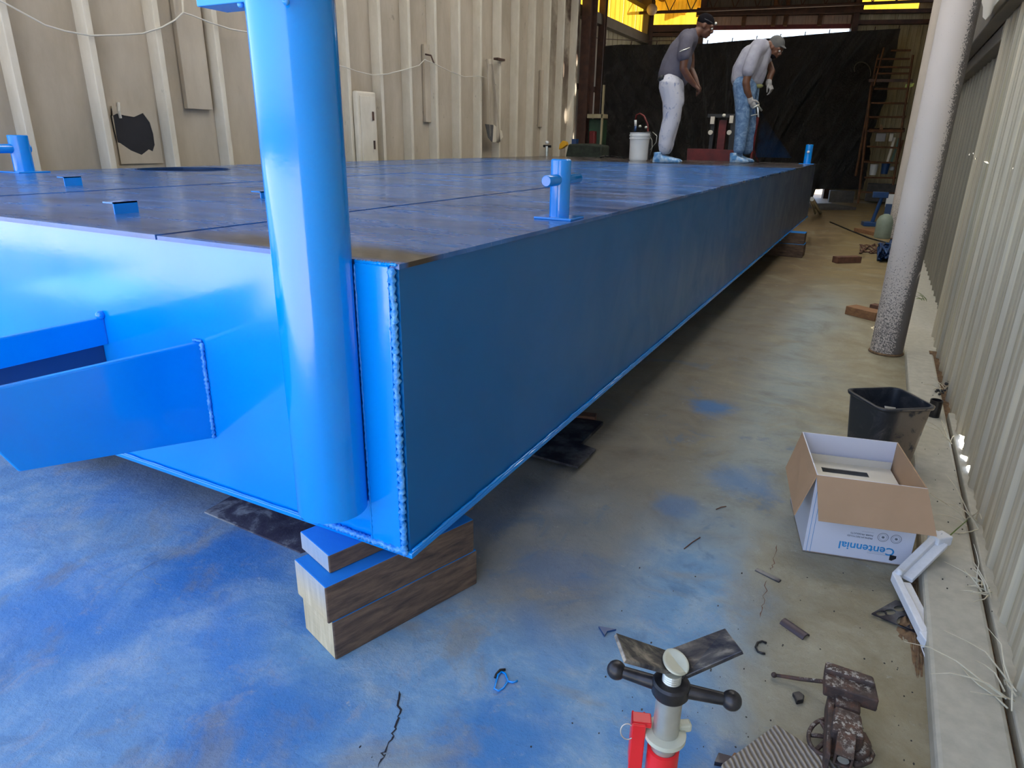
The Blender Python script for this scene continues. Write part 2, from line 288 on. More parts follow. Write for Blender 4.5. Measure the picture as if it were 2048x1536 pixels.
# ------------------------------------------------------------------ mesh helpers
class MB:
    def __init__(s): s.v = []; s.f = []; s.mi = []; s.cur = 0
    def _add(s, vs, fs):
        b = len(s.v); s.v += [Vector(v) for v in vs]; s.f += [tuple(b+i for i in f) for f in fs]; s.mi += [s.cur]*len(fs); return s
    def hexa(s, p):   # 8 points: bottom 4 ccw, top 4 ccw
        return s._add(p, [(3, 2, 1, 0), (4, 5, 6, 7), (0, 1, 5, 4), (1, 2, 6, 5), (2, 3, 7, 6), (3, 0, 4, 7)])
    def box(s, x0, x1, y0, y1, z0, z1, M=None):
        p = [(x0, y0, z0), (x1, y0, z0), (x1, y1, z0), (x0, y1, z0), (x0, y0, z1), (x1, y0, z1), (x1, y1, z1), (x0, y1, z1)]
        if M is not None: p = [M @ Vector(q) for q in p]
        return s.hexa(p)
    def prism(s, poly, ext):  # poly: 3d points, extruded by vector ext
        n_ = len(poly); e = Vector(ext); p = [Vector(q) for q in poly]
        nn = Vector((0, 0, 0))
        for i in range(n_): nn += (p[i]-p[0]).cross(p[(i+1) % n_]-p[0])
        if nn.dot(e) > 0: pass
        else: p = p[::-1]
        return s._add(p+[q+e for q in p], [tuple(range(n_))[::-1], tuple(range(n_, 2*n_))]+[(i, (i+1) % n_, n_+(i+1) % n_, n_+i) for i in range(n_)])
    def loft(s, rings, close=True, cap=True):
        n_ = len(rings[0]); b = []
        for r in rings: b += r
        fs = []
        for k in range(len(rings)-1):
            for i in range(n_ if close else n_-1):
                j = (i+1) % n_; fs.append((k*n_+i, k*n_+j, (k+1)*n_+j, (k+1)*n_+i))
        if cap and close: fs.append(tuple(range(n_))[::-1]); fs.append(tuple((len(rings)-1)*n_+i for i in range(n_)))
        return s._add(b, fs)
    def tube(s, pts, r, n=8, cap=True):
        pts = [Vector(p) for p in pts]; R_ = r if isinstance(r, (list, tuple)) else [r]*len(pts); rings = []
        d0 = (pts[1]-pts[0]).normalized(); a = d0.orthogonal().normalized()
        for i, p in enumerate(pts):
            d = (pts[min(i+1, len(pts)-1)]-pts[max(i-1, 0)]).normalized()
            a = (a-d*a.dot(d)).normalized(); b_ = d.cross(a)
            rings.append([p+(a*cos(2*pi*k/n)+b_*sin(2*pi*k/n))*R_[i] for k in range(n)])
        return s.loft(rings, True, cap)
    def cyl(s, c, r, z0, z1, n=24, r2=None):
        r2 = r if r2 is None else r2
        return s.loft([[Vector((c[0]+q*cos(2*pi*k/n), c[1]+q*sin(2*pi*k/n), zz)) for k in range(n)] for q, zz in ((r, z0), (r2, z1))])
    def lathe(s, c, prof, n=24, M=None):  # prof [(r,z)]
        rings = [[Vector((q*cos(2*pi*k/n), q*sin(2*pi*k/n), zz)) for k in range(n)] for q, zz in prof]
        M = M if M is not None else Matrix.Translation(Vector(c))
        return s.loft([[M @ v for v in r] for r in rings])
    def ball(s, c, r, n=12, M=None, sc=(1, 1, 1)):
        rings = []
        for k in range(1, n): 
            t = pi*k/n; rings.append([Vector((r*sc[0]*sin(t)*cos(2*pi*j/(2*n)), r*sc[1]*sin(t)*sin(2*pi*j/(2*n)), -r*sc[2]*cos(t))) for j in range(2*n)])
        M = M if M is not None else Matrix.Identity(4)
        c = Vector(c); return s.loft([[c+(M @ v) for v in q] for q in rings])
    def grid(s, fn, nu, nv):
        vs = [fn(i/nu, j/nv) for j in range(nv+1) for i in range(nu+1)]
        return s._add(vs, [(j*(nu+1)+i, j*(nu+1)+i+1, (j+1)*(nu+1)+i+1, (j+1)*(nu+1)+i) for j in range(nv) for i in range(nu)])
    def build(s, name, mat, parent=None, label=None, cat=None, group=None, kind=None, smooth=False, bevel=0, loc=None, fix=True, solid=0, auto=None):
        me = bpy.data.meshes.new(name)
        L = Vector(loc) if loc is not None else Vector((0, 0, 0))
        W = parent['_w'] if parent is not None else None
        base = Vector(W) if W is not None else Vector((0, 0, 0))
        org = L if loc is not None else base
        me.from_pydata([tuple(v-org) for v in s.v], [], s.f)
        for mm in (mat if isinstance(mat, (list, tuple)) else [mat]): me.materials.append(mm)
        if isinstance(mat, (list, tuple)): me.polygons.foreach_set('material_index', s.mi)
        if fix:
            bm = bmesh.new(); bm.from_mesh(me); bmesh.ops.recalc_face_normals(bm, faces=bm.faces); bm.to_mesh(me); bm.free()
        if smooth: me.shade_smooth()
        if auto: 
            me.shade_smooth(); me.set_sharp_from_angle(angle=radians(auto))
        o = bpy.data.objects.new(name, me); COL.objects.link(o)
        if parent is not None: o.parent = parent; o.location = org-base
        else: o.location = org
        o['_w'] = list(org)
        if bevel:
            b = o.modifiers.new('bevel', 'BEVEL'); b.width = bevel; b.segments = 2; b.limit_method = 'ANGLE'
        if solid:
            b = o.modifiers.new('solid', 'SOLIDIFY'); b.thickness = solid; b.offset = 0
        tag(o, label, cat, group, kind); return o
def tag(o, label=None, cat=None, group=None, kind=None):
    for k, v in (('label', label), ('category', cat), ('group', group), ('kind', kind)):
        if v: o[k] = v
    return o
def thing(name, loc, label, cat, group=None, kind=None, parent=None):
    o = bpy.data.objects.new(name, None); COL.objects.link(o)
    o.empty_display_size = .1
    if parent is not None: o.parent = parent; o.location = Vector(loc)-Vector(parent['_w'])
    else: o.location = loc
    o['_w'] = list(loc); return tag(o, label, cat, group, kind)
def dupmesh(src, name, off, parent=None):
    o = src.copy(); o.name = name; COL.objects.link(o); o.location = src.location+Vector(off); o['_w'] = list(Vector(src['_w'])+Vector(off)); return o
def frameM(P, zrot=0, tilt=0, roll=0):
    return Matrix.Translation(Vector(P)) @ Matrix.Rotation(zrot, 4, 'Z') @ Matrix.Rotation(tilt, 4, 'X') @ Matrix.Rotation(roll, 4, 'Y')
def bead(name, pts, r, parent, n=90, mat=None, seed=1):
    rnd = random.Random(seed); P = [Vector(p) for p in pts]; out = []; R_ = []
    for i in range(n+1):
        t = i/n*(len(P)-1); k = min(int(t), len(P)-2); out.append(P[k].lerp(P[k+1], t-k)+Vector((rnd.uniform(-1, 1), rnd.uniform(-1, 1), rnd.uniform(-1, 1)))*r*.22)
        R_.append(r*(1+.28*(1 if i % 2 else -1)+rnd.uniform(-.15, .15)))
    return MB().tube(out, R_, 8).build(name, mat or WELD, parent, smooth=True)

ZT, ZB, XB, XL, YN, YF = 1.064, .308, -.927, -5.32, 1.216, 11.3
# ================================================================== SETTING
XLW, XLO, XR = -5.75, -6.1, .53
fl = thing('floor', (0, 0, 0), None, None, kind='structure')
MB().box(-7.5, .33, -1.6, 24, -.2, 0).build('slab', FLOOR, fl)
MB().box(.3301, 1.2, -1.6, 24, -.2, .0).build('edge_strip', SLAB, fl)
MB().box(XR-.05, XR-.001, -1.6, 5.3, .0, .003).build('gap_shade_strip', DIRT, fl)  # dark strip put in for the shaded gap between curb and wall
MB().box(-40, 30, -30, 60, -.35, -.2001).build('yard_ground', YARD, kind='structure')
MB().grid(lambda u, v: Vector((-40+34.*u, -30+90*v, -.02+.01*sin(9*u)*cos(7*v))), 12, 12).build('yard_ground_left', YARD, kind='structure') if False else None
yd = MB(); yd.box(-40, -7.5, -30, 60, -.2, -.01); yd.box(-7.5, 30, -30, -1.6, -.2, -.01); yd.box(1.2, 30, -1.6, 60, -.2, -.01); yd.box(-7.5, 1.2, 24, 60, -.2, -.01)
yd.build('yard_pavement', YARD, kind='structure')
MB().box(-38, -6.9, -2.1, 60, -.05, .015).build('added_yard_verge', simple('added_verge_green', (.10, .13, .05), (.06, .08, .03), .95, scale=20), kind='structure')  # unseen dark verge added to dim the reflection in the end plate

def cracks(name, pts, wd, parent, seed=0, lvl=.0012):
    rnd = random.Random(seed); P = [atz(*q) for q in pts]; out = []
    for a, b in zip(P[:-1], P[1:]):
        for k in range(6): out.append(a.lerp(b, k/6)+Vector((rnd.uniform(-1, 1), rnd.uniform(-1, 1), 0))*.006)
    out.append(P[-1]); L_, R_ = [], []
    for i, p in enumerate(out):
        d = (out[min(i+1, len(out)-1)]-out[max(0, i-1)]).normalized(); nrm = Vector((-d.y, d.x, 0)); ww = wd*(.35+rnd.random())*(1 if 0 < i < len(out)-1 else .2)
        L_.append(p+nrm*ww+Vector((0, 0, lvl))); R_.append(p-nrm*ww+Vector((0, 0, lvl)))
    mb = MB(); mb._add(L_+R_, [(i, i+1, len(out)+i+1, len(out)+i) for i in range(len(out)-1)])
    return mb
cracks('', [(800, 1384), (798, 1425), (788, 1465), (770, 1500), (756, 1536)], .0022, fl, 3).build('floor_crack', BLACKINK, fl)
PALEC = simple('pale_crack', (.22, .36, .52), None, .8, bump=0)
cracks('', [(362, 1098), (320, 1120), (280, 1140), (248, 1165), (232, 1188)], .0018, fl, 5).build('floor_crack', PALEC, fl)
cracks('', [(178, 1136), (205, 1152), (235, 1158)], .0012, fl, 6).build('floor_crack', PALEC, fl)
cracks('', [(283, 1146), (310, 1162), (330, 1182)], .0015, fl, 8).build('floor_crack', PALEC, fl)
cracks('', [(1535, 1160), (1528, 1200), (1520, 1235)], .0012, fl, 9).build('floor_crack', BRICK, fl)
cracks('', [(1553, 1090), (1546, 1125), (1542, 1142)], .0012, fl, 10).build('floor_crack', BRICK, fl)

# ---- left beige ribbed wall
wl = thing('wall_left', (XLW, 8, 0), None, None, kind='structure')
ribY = [5.7*(.542+.1062*k) for k in range(-1, 18)]
HW = 4.75
for k, yy in enumerate(ribY):
    y0 = yy; y1 = ribY[k+1] if k+1 < len(ribY) else yy+.42
    if k == 0: MB().box(XLW-.12, XLW-.09, y0-.2, y0, 0, HW).build('panel', BEIGE, wl)
    MB().box(XLW-.12, XLW-.09+.004*((k*7) % 3), y0, y1, 0, HW).build('panel', BEIGE, wl)
rib0 = None
for k, yy in enumerate(ribY):
    if rib0 is None:
        mb = MB(); mb.box(XLW-.09, XLW+.05, yy-.055, yy, 0, HW); rib0 = mb.build('rib', RIB, wl, bevel=.006)
    else: dupmesh(rib0, 'rib', (0, yy-ribY[0], 0))
def onL(x, y, off=0.0): return atx(x, y, XLW-.09+off)
# mounted plates, boxes on the wall
def wall_plate(name, x0, y0, x1, y1, th, mat, label, cat, ztop=None, bevel=.004):
    a = onL(x0, y0); b = onL(x1, y1); z1 = max(a.z, b.z) if ztop is None else ztop
    return MB().box(XLW-.081, XLW-.08+th, min(a.y, b.y), max(a.y, b.y), min(a.z, b.z), z1).build(name, mat, None, label, cat, bevel=bevel)
wall_plate('cover_panel', 351, 100, 418, 220, .05, BEIGE, 'large beige cover panel hanging low between two ribs left of the blue pipe', 'panel', 2.9)
wall_plate('cover_panel', 842, 88, 864, 245, .04, BEIGE, 'narrow beige cover panel on the ribbed wall with cable hook on it', 'panel')
wall_plate('cover_panel', 1078, 140, 1089, 255, .04, BEIGE, 'small far beige cover panel near the brown post', 'panel')
# plate with the torn hole
a = onL(219, 212); b = onL(324, 326)
poly = [(224, 232), (234, 227), (250, 231), (268, 234), (286, 226), (300, 245), (307, 268), (310, 290), (306, 303), (298, 299), (284, 310), (262, 301), (240, 286), (236, 285), (230, 262)]
hp = [onL(*q, .024) for q in poly]
t = thing('access_plate', (XLW-.09, a.y, a.z), 'square wall plate with a jagged dark torn hole', 'panel')
bm = bmesh.new()
outer = [Vector((XLW-.066, yy, zz)) for yy, zz in ((a.y, b.z), (b.y, b.z), (b.y, a.z), (a.y, a.z))]
ov = [bm.verts.new(v) for v in outer]; iv = [bm.verts.new(v) for v in hp]
eds = [bm.edges.new((ov[i], ov[(i+1) % 4])) for i in range(4)]+[bm.edges.new((iv[i], iv[(i+1) % len(iv)])) for i in range(len(iv))]
bmesh.ops.triangle_fill(bm, edges=eds, use_beauty=True)
me = bpy.data.meshes.new('cover'); 
for v in bm.verts: v.co -= Vector(t['_w'])
bm.to_mesh(me); bm.free(); me.materials.append(BEIGE)
o = bpy.data.objects.new('cover', me); COL.objects.link(o); o.parent = t; o.modifiers.new('s', 'SOLIDIFY').thickness = .006; o['_w'] = t['_w']
cen = sum(hp, Vector())/len(hp)
MB().prism([cen+(q-cen)*1.03+Vector((-.009, 0, 0)) for q in hp], (.002, 0, 0)).build('hole_shade_sheet', BLACKINK, t, 'black sheet standing in for the dark inside the torn hole')  # black sheet painted in for the shade inside the hole
a = onL(237, 205, .02); MB().tube([a, onL(238, 222, .03), onL(241, 236, .02)], .012, 8).build('hanging_tag', CREAMCARD, None, 'small pale strip of tape hanging over the torn hole', 'tape')
# electric box
a = onL(690, 182); b = onL(737, 322)
t = thing('electrical_box', (XLW, a.y, 1.0), 'tall beige electrical box on the wall right of the blue pipe', 'box')
MB().box(XLW+.052, XLW+.12, a.y-.05, b.y-.05, ZT-.35, a.z).build('case', RIB, t, bevel=.02)
MB().box(XLW+.12, XLW+.135, a.y, b.y-.09, ZT-.3, a.z-.05).build('door', RIB, t, bevel=.008)
for zz in (.55, .22): MB().box(XLW+.135, XLW+.15, b.y-.16, b.y-.14, a.z-zz-.1, a.z-zz).build('latch', BROWN, t)
a = onL(738, 238, .12); b = onL(748, 275, .12)
MB().tube([a, a.lerp(b, .5)+Vector((.03, 0, 0)), b], .016, 8).build('wall_handle', RIB, None, 'short pale bar handle beside the electrical box', 'handle')
# wires sagging along the wall
def wire(pts, label, off=.17, r=.007, sub=6):
    P = [onL(*q, off) for q in pts]; out = []
    for a, b in zip(P[:-1], P[1:]):
        for k in range(sub): out.append(a.lerp(b, k/sub)-Vector((0, 0, .0*sin(pi*k/sub))))
    out.append(P[-1]); return MB().tube(out, r, 6).build('cable', CREAMCARD, None, label, 'cable', smooth=True)
wire([(-30, -12), (10, 6), (50, 28), (90, 50), (130, 62), (180, 71), (235, 70), (285, 67), (325, 54), (350, 40), (366, 25), (385, 31), (420, 45), (460, 58), (500, 65), (560, 85)], 'pale cable sagging along the ribbed wall left of the blue pipe')
wire([(640, 120), (690, 134), (715, 143), (745, 150), (775, 148), (810, 139), (838, 131), (849, 119)], 'thin cable sagging from blue pipe to the narrow cover panel hook', r=.006)
wire([(849, 119), (870, 128), (900, 143), (930, 154), (960, 152), (980, 158), (992, 170)], 'thin cable running from the hook to the torn flap', r=.006)
MB().tube([onL(365, -40, .15), onL(365, 5, .14), onL(366, 25, .17)], .01, 6).build('cable_hook', RIB, None, 'small pale hook holding the sagging cable on the upper left wall', 'hook')
a = onL(848, 108, .03); MB().tube([a, a+Vector((.1, .02, -.02)), a+Vector((.14, .03, -.12))], .012, 6).build('cable_hook', BROWN, None, 'small rusty hook on the narrow cover panel', 'hook')
# torn flap
def flap(u, v):
    p = onL(973+v*8+u*(12+8*v), 118+v*165, .21+.04*sin(6*u+3*v)); return p
t = thing('torn_flap', onL(980, 118, .1), 'long torn cloth flap hanging on the ribbed wall with dark lower tip', 'cloth')
MB().grid(flap, 4, 14).build('cloth', BEIGE, t, solid=.004, smooth=True)
g = [onL(970, 248, .2), onL(986, 250, .24), onL(984, 284, .23), onL(976, 275, .2)]
MB().prism(g, (.01, 0, 0)).build('dark_tip', CONC, t)
g = [onL(986, 249, .24), onL(1003, 262, .2), onL(1005, 274, .2), onL(996, 286, .2), onL(984, 284, .23)]
MB().prism(g, (.01, 0, 0)).build('tip', RIB, t)
MB().box(XLW+.055, XLW+.13, onL(971, 116).y, onL(986, 116).y, onL(971, 116).z-.03, onL(971, 116).z).build('bracket', BROWN, t)

# ---- brown column and outer corrugated wall
def ibeam(mb, x, y, z0, z1, w=.2, d=.2, t=.02):
    mb.box(x-w/2, x+w/2, y-d/2, y-d/2+t, z0, z1); mb.box(x-w/2, x+w/2, y+d/2-t, y+d/2, z0, z1); mb.box(x-t/2, x+t/2, y-d/2+t, y+d/2-t, z0, z1); return mb
r_ = ray(1176, 100); yc = (XLW-.05)*r_.y/r_.x
ibeam(MB(), XLW-.05, yc, 0, 4.4, .2, .34).build('steel_column', BROWN, None, 'dark rust brown steel column at the end of the ribbed beige wall', 'column')
r_ = ray(1206, 100); yc2 = (XLO+.14)*r_.y/r_.x
ibeam(MB(), XLO+.14, yc2-.1, 0, 4.4, .14, .14, .02).build('steel_column', BROWN, None, 'slim dark column at left edge of the black tarp', 'column')
def corr(p0, p1, z0, z1, period=.305, depth=.016, minor=.005, side=1):
    """corrugated sheet between two plan points"""
    p0 = Vector(p0); p1 = Vector(p1); L = (p1-p0).length; d = (p1-p0)/L; nn = Vector((-d.y, d.x))*side
    prof = [(0, 0), (.30*period*.33, 0)]
    pts = []; k = 0
    while k*period < L-.001:
        for u, h in ((0, 0), (.06, depth), (.16, depth), (.22, 0), (.40, 0), (.44, minor), (.50, minor), (.54, 0), (.68, 0), (.72, minor), (.78, minor), (.82, 0)):
            s_ = (k+u)*period
            if s_ <= L: pts.append((s_, h))
        k += 1
    pts.append((L, 0)); mb = MB()
    vs = [Vector((*(p0+d*s_+nn*h), z)) for z in (z0, z1) for s_, h in pts]; n_ = len(pts)
    mb._add(vs, [(i, i+1, n_+i+1, n_+i) for i in range(n_-1)]); return mb
def wallrun(name, p0, p1, z0, z1, mat, step=.915, parent=None, side=1, skip=None, **kw):
    p0 = Vector(p0); p1 = Vector(p1); L = (p1-p0).length; k = 0; s0 = 0
    while s0 < L-.05:
        s1 = min(L, s0+step); corr(p0+(p1-p0)*(s0/L), p0+(p1-p0)*(s1/L), z0, z1, side=side, **kw).build(name, mat, parent, fix=False); s0 = s1
YC, YR = 18.8, 20.8
wb = thing('wall_left_outer', (XLO, 16, 0), None, None, kind='structure'); wb.name = 'wall_left.001'
ZAm = 3.9; EAVE = 4.46
wallrun('panel', (XLO, 11.5), (XLO, YC), 0, ZAm, SIDING_TAN, parent=wb, side=-1)
for k in range(8):
    y0 = 11.5+k*.915; corr((XLO, y0), (XLO, min(YC-.25, y0+.91)), ZAm, EAVE, side=-1).build('amber_panel', AMBER, wb, fix=False) if y0 < YC-.3 else None
MB().box(XLO, XLO+.16, 11.5, YC, ZAm-.22, ZAm-.02).build('girt', HEADER, wb)
MB().box(XLO, XLO+.1, 12, YC, 2.35, 2.45).build('girt', BROWN, wb)
MB().box(XLO, XLO+.2, 11.5, YC, EAVE, EAVE+.22).build('girt', BROWN, wb)
MB().box(XLO-.02, XLO+.14, YC-.3, YC, 0, EAVE).build('corner_post', HEADER, wb)
# ---- rear wall (slightly askew) : plane through (XLO,YC)-( .64,YR)
RP = Vector((XLO, YC, 0)); RD = Vector((.64-XLO, YR-YC, 0)).normalized(); RN = Vector((-RD.y, RD.x, 0))
def onR(x, y, off=0.0): return atpl(x, y, RP-RN*off, RN)
def sR(x, y): return (onR(x, y)-RP).dot(RD)
rw = thing('wall_rear', RP, None, None, kind='structure')
def rpt(s_, z, off=0.0): q = RP+RD*s_-RN*off; return Vector((q.x, q.y, z))
def rearbox(name, s0, s1, z0, z1, mat, th=.1, off=0.0, parent=rw):
    p = [rpt(s0, z0, off), rpt(s1, z0, off), rpt(s1, z0, off+th), rpt(s0, z0, off+th)]
    return MB().hexa(p+[Vector((q.x, q.y, z1)) for q in p]).build(name, mat, parent)
def rearsheet(name, s0, s1, z0, z1, mat, off=0.0):
    k = s0
    while k < s1-.02:
        e = min(s1, k+.915); a = rpt(k, 0, off); b = rpt(e, 0, off)
        corr((a.x, a.y), (b.x, b.y), z0, z1, side=-1).build(name, mat, rw, fix=False); k = e
LW = (Vector((.64, YR, 0))-RP).length+.3
s_op0, s_op1 = sR(1404, 75), sR(1706, 55)
z_opb = onR(1560, 100).z; z_opt = onR(1555, 54).z; z_pan = onR(1555, 30).z
zA0 = onR(1350, 51).z; zA1 = onR(1420, 10).z
rearsheet('panel', 0, s_op0, 0, zA0, SIDING_TAN)
rearsheet('amber_panel', 0, s_op0, zA0, 5.0, AMBER)
rearsheet('panel', s_op1, LW, 0, onR(1780, 22).z, SIDING_TAN)
rearsheet('amber_panel', s_op1+.05, sR(1838, 10), onR(1780, 22).z, 5.6, AMBER)
rearsheet('panel', sR(1838, 10), LW, onR(1780, 22).z, 5.6, SIDING_TAN)
rearsheet('panel', s_op0, s_op1, z_opt, z_pan, SALMON, -.02)
rearsheet('panel', s_op0, s_op1, z_pan, 6.2, HEADER, -.02)
rearsheet('panel', 0, s_op0, 5.0, 6.2, HEADER)
rearsheet('panel', s_op1, LW, 5.6, 6.4, HEADER)
rearbox('girt', 0, s_op0, zA0-.16, zA0, BROWN, .14)
rearbox('girt', 0, s_op0, onR(1350, 74).z, onR(1350, 67).z, BROWN, .14)
rearbox('girt', s_op1, LW, onR(1780, 28).z, onR(1780, 20).z, BROWN, .14)
rearbox('girt', s_op1, LW, onR(1780, 50).z, onR(1780, 41).z, BROWN, .14)
rearbox('header_beam', s_op0-.2, s_op1+.1, z_pan-.02, onR(1555, 17).z, BROWN, .3)
rearbox('header_beam', s_op0, s_op1, z_opt-.06, z_opt+.04, DARKRED, .08)
for xx in (1302, 1404, 1708): rearbox('post', sR(xx, 40)-.07, sR(xx, 40)+.07, 0, 5.4, BROWN, .2)
for xx in (1487, 1546, 1570, 1638): rearbox('stud', sR(xx, 40)-.045, sR(xx, 40)+.045, z_opt, z_pan+(.8 if xx in (1546, 1570) else 0), RUST, .1, .06)
rearbox('corner_post', LW-.45, LW-.05, 0, 6, HEADER, .2)
# ---- right wall
wr = thing('wall_right', (XR, 5, 0), None, None, kind='structure')
YS = 5.88; NHOLE = 0
wallrun('panel', (XR, -1.6), (XR, YS), -.03, 4.5, SIDING, parent=wr, side=1)
wallrun('panel', (XR+.09, YS), (XR+.09, 20.9), -.03, 4.5, SHADESID, parent=wr, side=1)
MB().box(XR+.03, XR+.09, YS-.02, YS+.02, 0, 4.5).build('panel_return', SIDING, wr)
MB().box(XR-.10, XR-.01, -1.6, 14, 2.10, 4.4).build('girt', HEADER, wr, bevel=.01)
MB().box(XR-.012, XR+.1, 5.9, 14, 2.0, 2.10).build('girt', HEADER, wr, bevel=.01)
MB().box(XR-.03, XR+.04, -1.6, 3.9, .0, .045).build('sill', SLAB, wr, bevel=.006)
# peeling tag at top by column
g = [(1960, -6), (2006, -10), (1988, 12), (1981, 28), (1971, 40), (1965, 34), (1966, 14)]
gp = [atx(*q, .38) for q in g]
MB().prism(gp, (.004, .01, 0)).build('peeling_strip', CREAMCARD, None, 'pale peeling strip hanging beside the top of the near column', 'strip')
# curb slab
CX, CY0, CY1 = .322, -1.6, 5.02
MB().box(CX+.004, XR-.046, CY0, CY1, -.01, .052).build('curb', SLAB, None, kind='structure', bevel=.012).name = 'trim_1'
mb = MB()
rnd = random.Random(5)
def dirt(cx, cy, lx, ly, h, name, mat, label, cat='debris', N=22):
    def fn(u, v):
        e = (1-(2*u-1)**2)*(1-(2*v-1)**2); return Vector((cx+(u-.5)*lx*(1+.2*sin(7*v)), cy+(v-.5)*ly, -.004+h*e**.6*(.55+.45*sin(23*u+11*v)*cos(17*v-5*u))+.004*rnd.random()))
    return MB().grid(fn, N, N).build(name, mat, None, label, cat, kind='stuff', smooth=True)
a = atz(1843, 1300); ya, yb = atz(1838, 1135).y, atz(1856, 1365).y; dirt(.312, (ya+yb)/2, .03, abs(ya-yb), .014, 'dirt_strip', DIRT, 'narrow line of brown dirt and chips along the curb edge')
a = atz(1833, 1240); dirt(a.x, a.y, .09, .26, .02, 'dirt_patch', DIRT, 'brown dirt and rust chips under the broken foam corner')
# ---- columns
def column(cx, cy, label, z1=4.4, r=.1):
    mb = MB(); mb.lathe(None, [(r, 0), (r*1.0, .01), (r, 1.2), (r, z1)], 48, Matrix.Translation((0, 0, 0)))
    return mb
t = thing('round_column', (.215, 5.1, 0), 'nearest round pale column speckled with dark overspray', 'column', 'round columns')
o = column(0, 0, '').build('shaft', COLM, None, smooth=False, auto=40); o.parent = t; 
rg = MB().lathe(None, [(.104, 0), (.109, .004), (.106, .012), (.1, .016)], 40, Matrix.Identity(4)).build('base_ring', DIRT, None, smooth=True); rg.parent = t
t2 = t.copy(); COL.objects.link(t2); t2.location = (.275, 11.95, 0); t2['label'] = 'far round pale column partly hidden behind the nearest column'
for ch in (o, rg): c_ = ch.copy(); COL.objects.link(c_); c_.parent = t2

# ---- roof
rf = thing('ceiling', (-2.8, 8, 5), None, None, kind='structure')
APX, APZ = -2.75, 5.75
def roofsheet(x0, z0, x1, z1, y0, y1, holes=()):
    n_ = max(1, int((y1-y0)/.3)); mb = MB(); step = .02
    vs = []; 
    for i in range(n_+1):
        yy = y0+(y1-y0)*i/n_; dz = .03*(i % 2)
        vs += [Vector((x0, yy, z0+dz)), Vector((x1, yy, z1+dz))]
    mb._add(vs, [(2*i, 2*i+1, 2*i+3, 2*i+2) for i in range(n_)]); return mb
def rz(x): return APZ+(4.62-APZ)*(x-APX)/(.75-APX) if x > APX else 4.68+(APZ-4.68)*(x-XLO+.1)/(APX-XLO+.1)
xm = -4.35
def roof_with_fill_bands(x0, x1, ys):
    y = ys[0]
    for (a_, b_) in FILL_BANDS:
        if a_ > y and b_ < ys[1]:
            roofsheet(x0, rz(x0), x1, rz(x1), y, a_).build('roof_sheet', SIDING_TAN, rf); roofsheet(x0, rz(x0), x1, rz(x1), a_, b_).build('fill_light_sheet', FILL_MAT, rf); y = b_
    roofsheet(x0, rz(x0), x1, rz(x1), y, ys[1]).build('roof_sheet', SIDING_TAN, rf)
FILL_BANDS = [(4.2, 5.4), (7.8, 9.0), (11.4, 12.4)]  # translucent roof bands added out of view to brighten the far end
n = NB('fill_light_sheet'); n.t.nodes.remove(n.b); tr = n.n('ShaderNodeBsdfTranslucent'); tr.inputs[0].default_value = (.62, .62, .58, 1); n.l(tr.outputs[0], n.o.inputs[0]); FILL_MAT = n.m
roof_with_fill_bands(xm, APX, (2.2, 21.5)); roofsheet(-3.8, rz(-3.8), APX, APZ, -1.6, 2.2).build('roof_sheet', SIDING_TAN, rf); roofsheet(-7.2, rz(-3.8)-.9, -3.8, rz(-3.8), -.95, 2.2).build('roof_sheet', SIDING_TAN, rf)  # last sheet, left of the eave, added to shade the reflected yard
roof_with_fill_bands(APX, .75, (-1.6, 21.5))
# left eave strip with small rust holes that let the sun through
tgt = [((1150, 118), .05, .022), ((1143, 176), .05, .026), ((1135, 232), .055, .028), ((1161, 228), .03, .02), ((1152, 266), .035, .045), ((1172, 146), .045, .025), ((1127, 140), .03, .03)]
SUNT = []
bm = bmesh.new(); x0 = XLO-.1
ov = [bm.verts.new((xx, yy, rz(xx))) for xx, yy in ((x0, 2.2), (xm, 2.2), (xm, 21.5), (x0, 21.5))]
eds = [bm.edges.new((ov[i], ov[(i+1) % 4])) for i in range(4)]
for q_, ry, rx in tgt:
    T = None
    for dx in (0, 2, -2, 4, -4, 6, -6, 8, -8, 10, -10):
        if any(XLW-.089 < aty(q_[0]+dx, q_[1], yr).x < XLW+.052 for y_ in ribY for yr in (y_-.055, y_-.03, y_)): continue
        T = onL(q_[0]+dx, q_[1], .006); break
    if q_[0] > 1158: T = atx(q_[0], q_[1], XLW+.055)
    if T is None: T = onL(*q_, .05)
    SUNT.append(T.copy())
    lo, hi = 0, 8
    for _ in range(40):
        mm = (lo+hi)/2; Q = T+SUN_DIR*mm
        if Q.z < rz(Q.x): lo = mm
        else: hi = mm
    ry *= 1.3; rx *= 1.5
    hv = [bm.verts.new((Q.x+rx*cos(a_), Q.y+ry*sin(a_), rz(Q.x+rx*cos(a_)))) for a_ in [2*pi*k/12 for k in range(12)]]
    eds += [bm.edges.new((hv[i], hv[(i+1) % 12])) for i in range(12)]
bmesh.ops.triangle_fill(bm, edges=eds, use_beauty=True)
me = bpy.data.meshes.new('roof_sheet'); bm.to_mesh(me); bm.free(); me.materials.append(SIDING_TAN)
o = bpy.data.objects.new('roof_sheet', me); COL.objects.link(o); o.parent = rf; o.location = -Vector(rf['_w'])
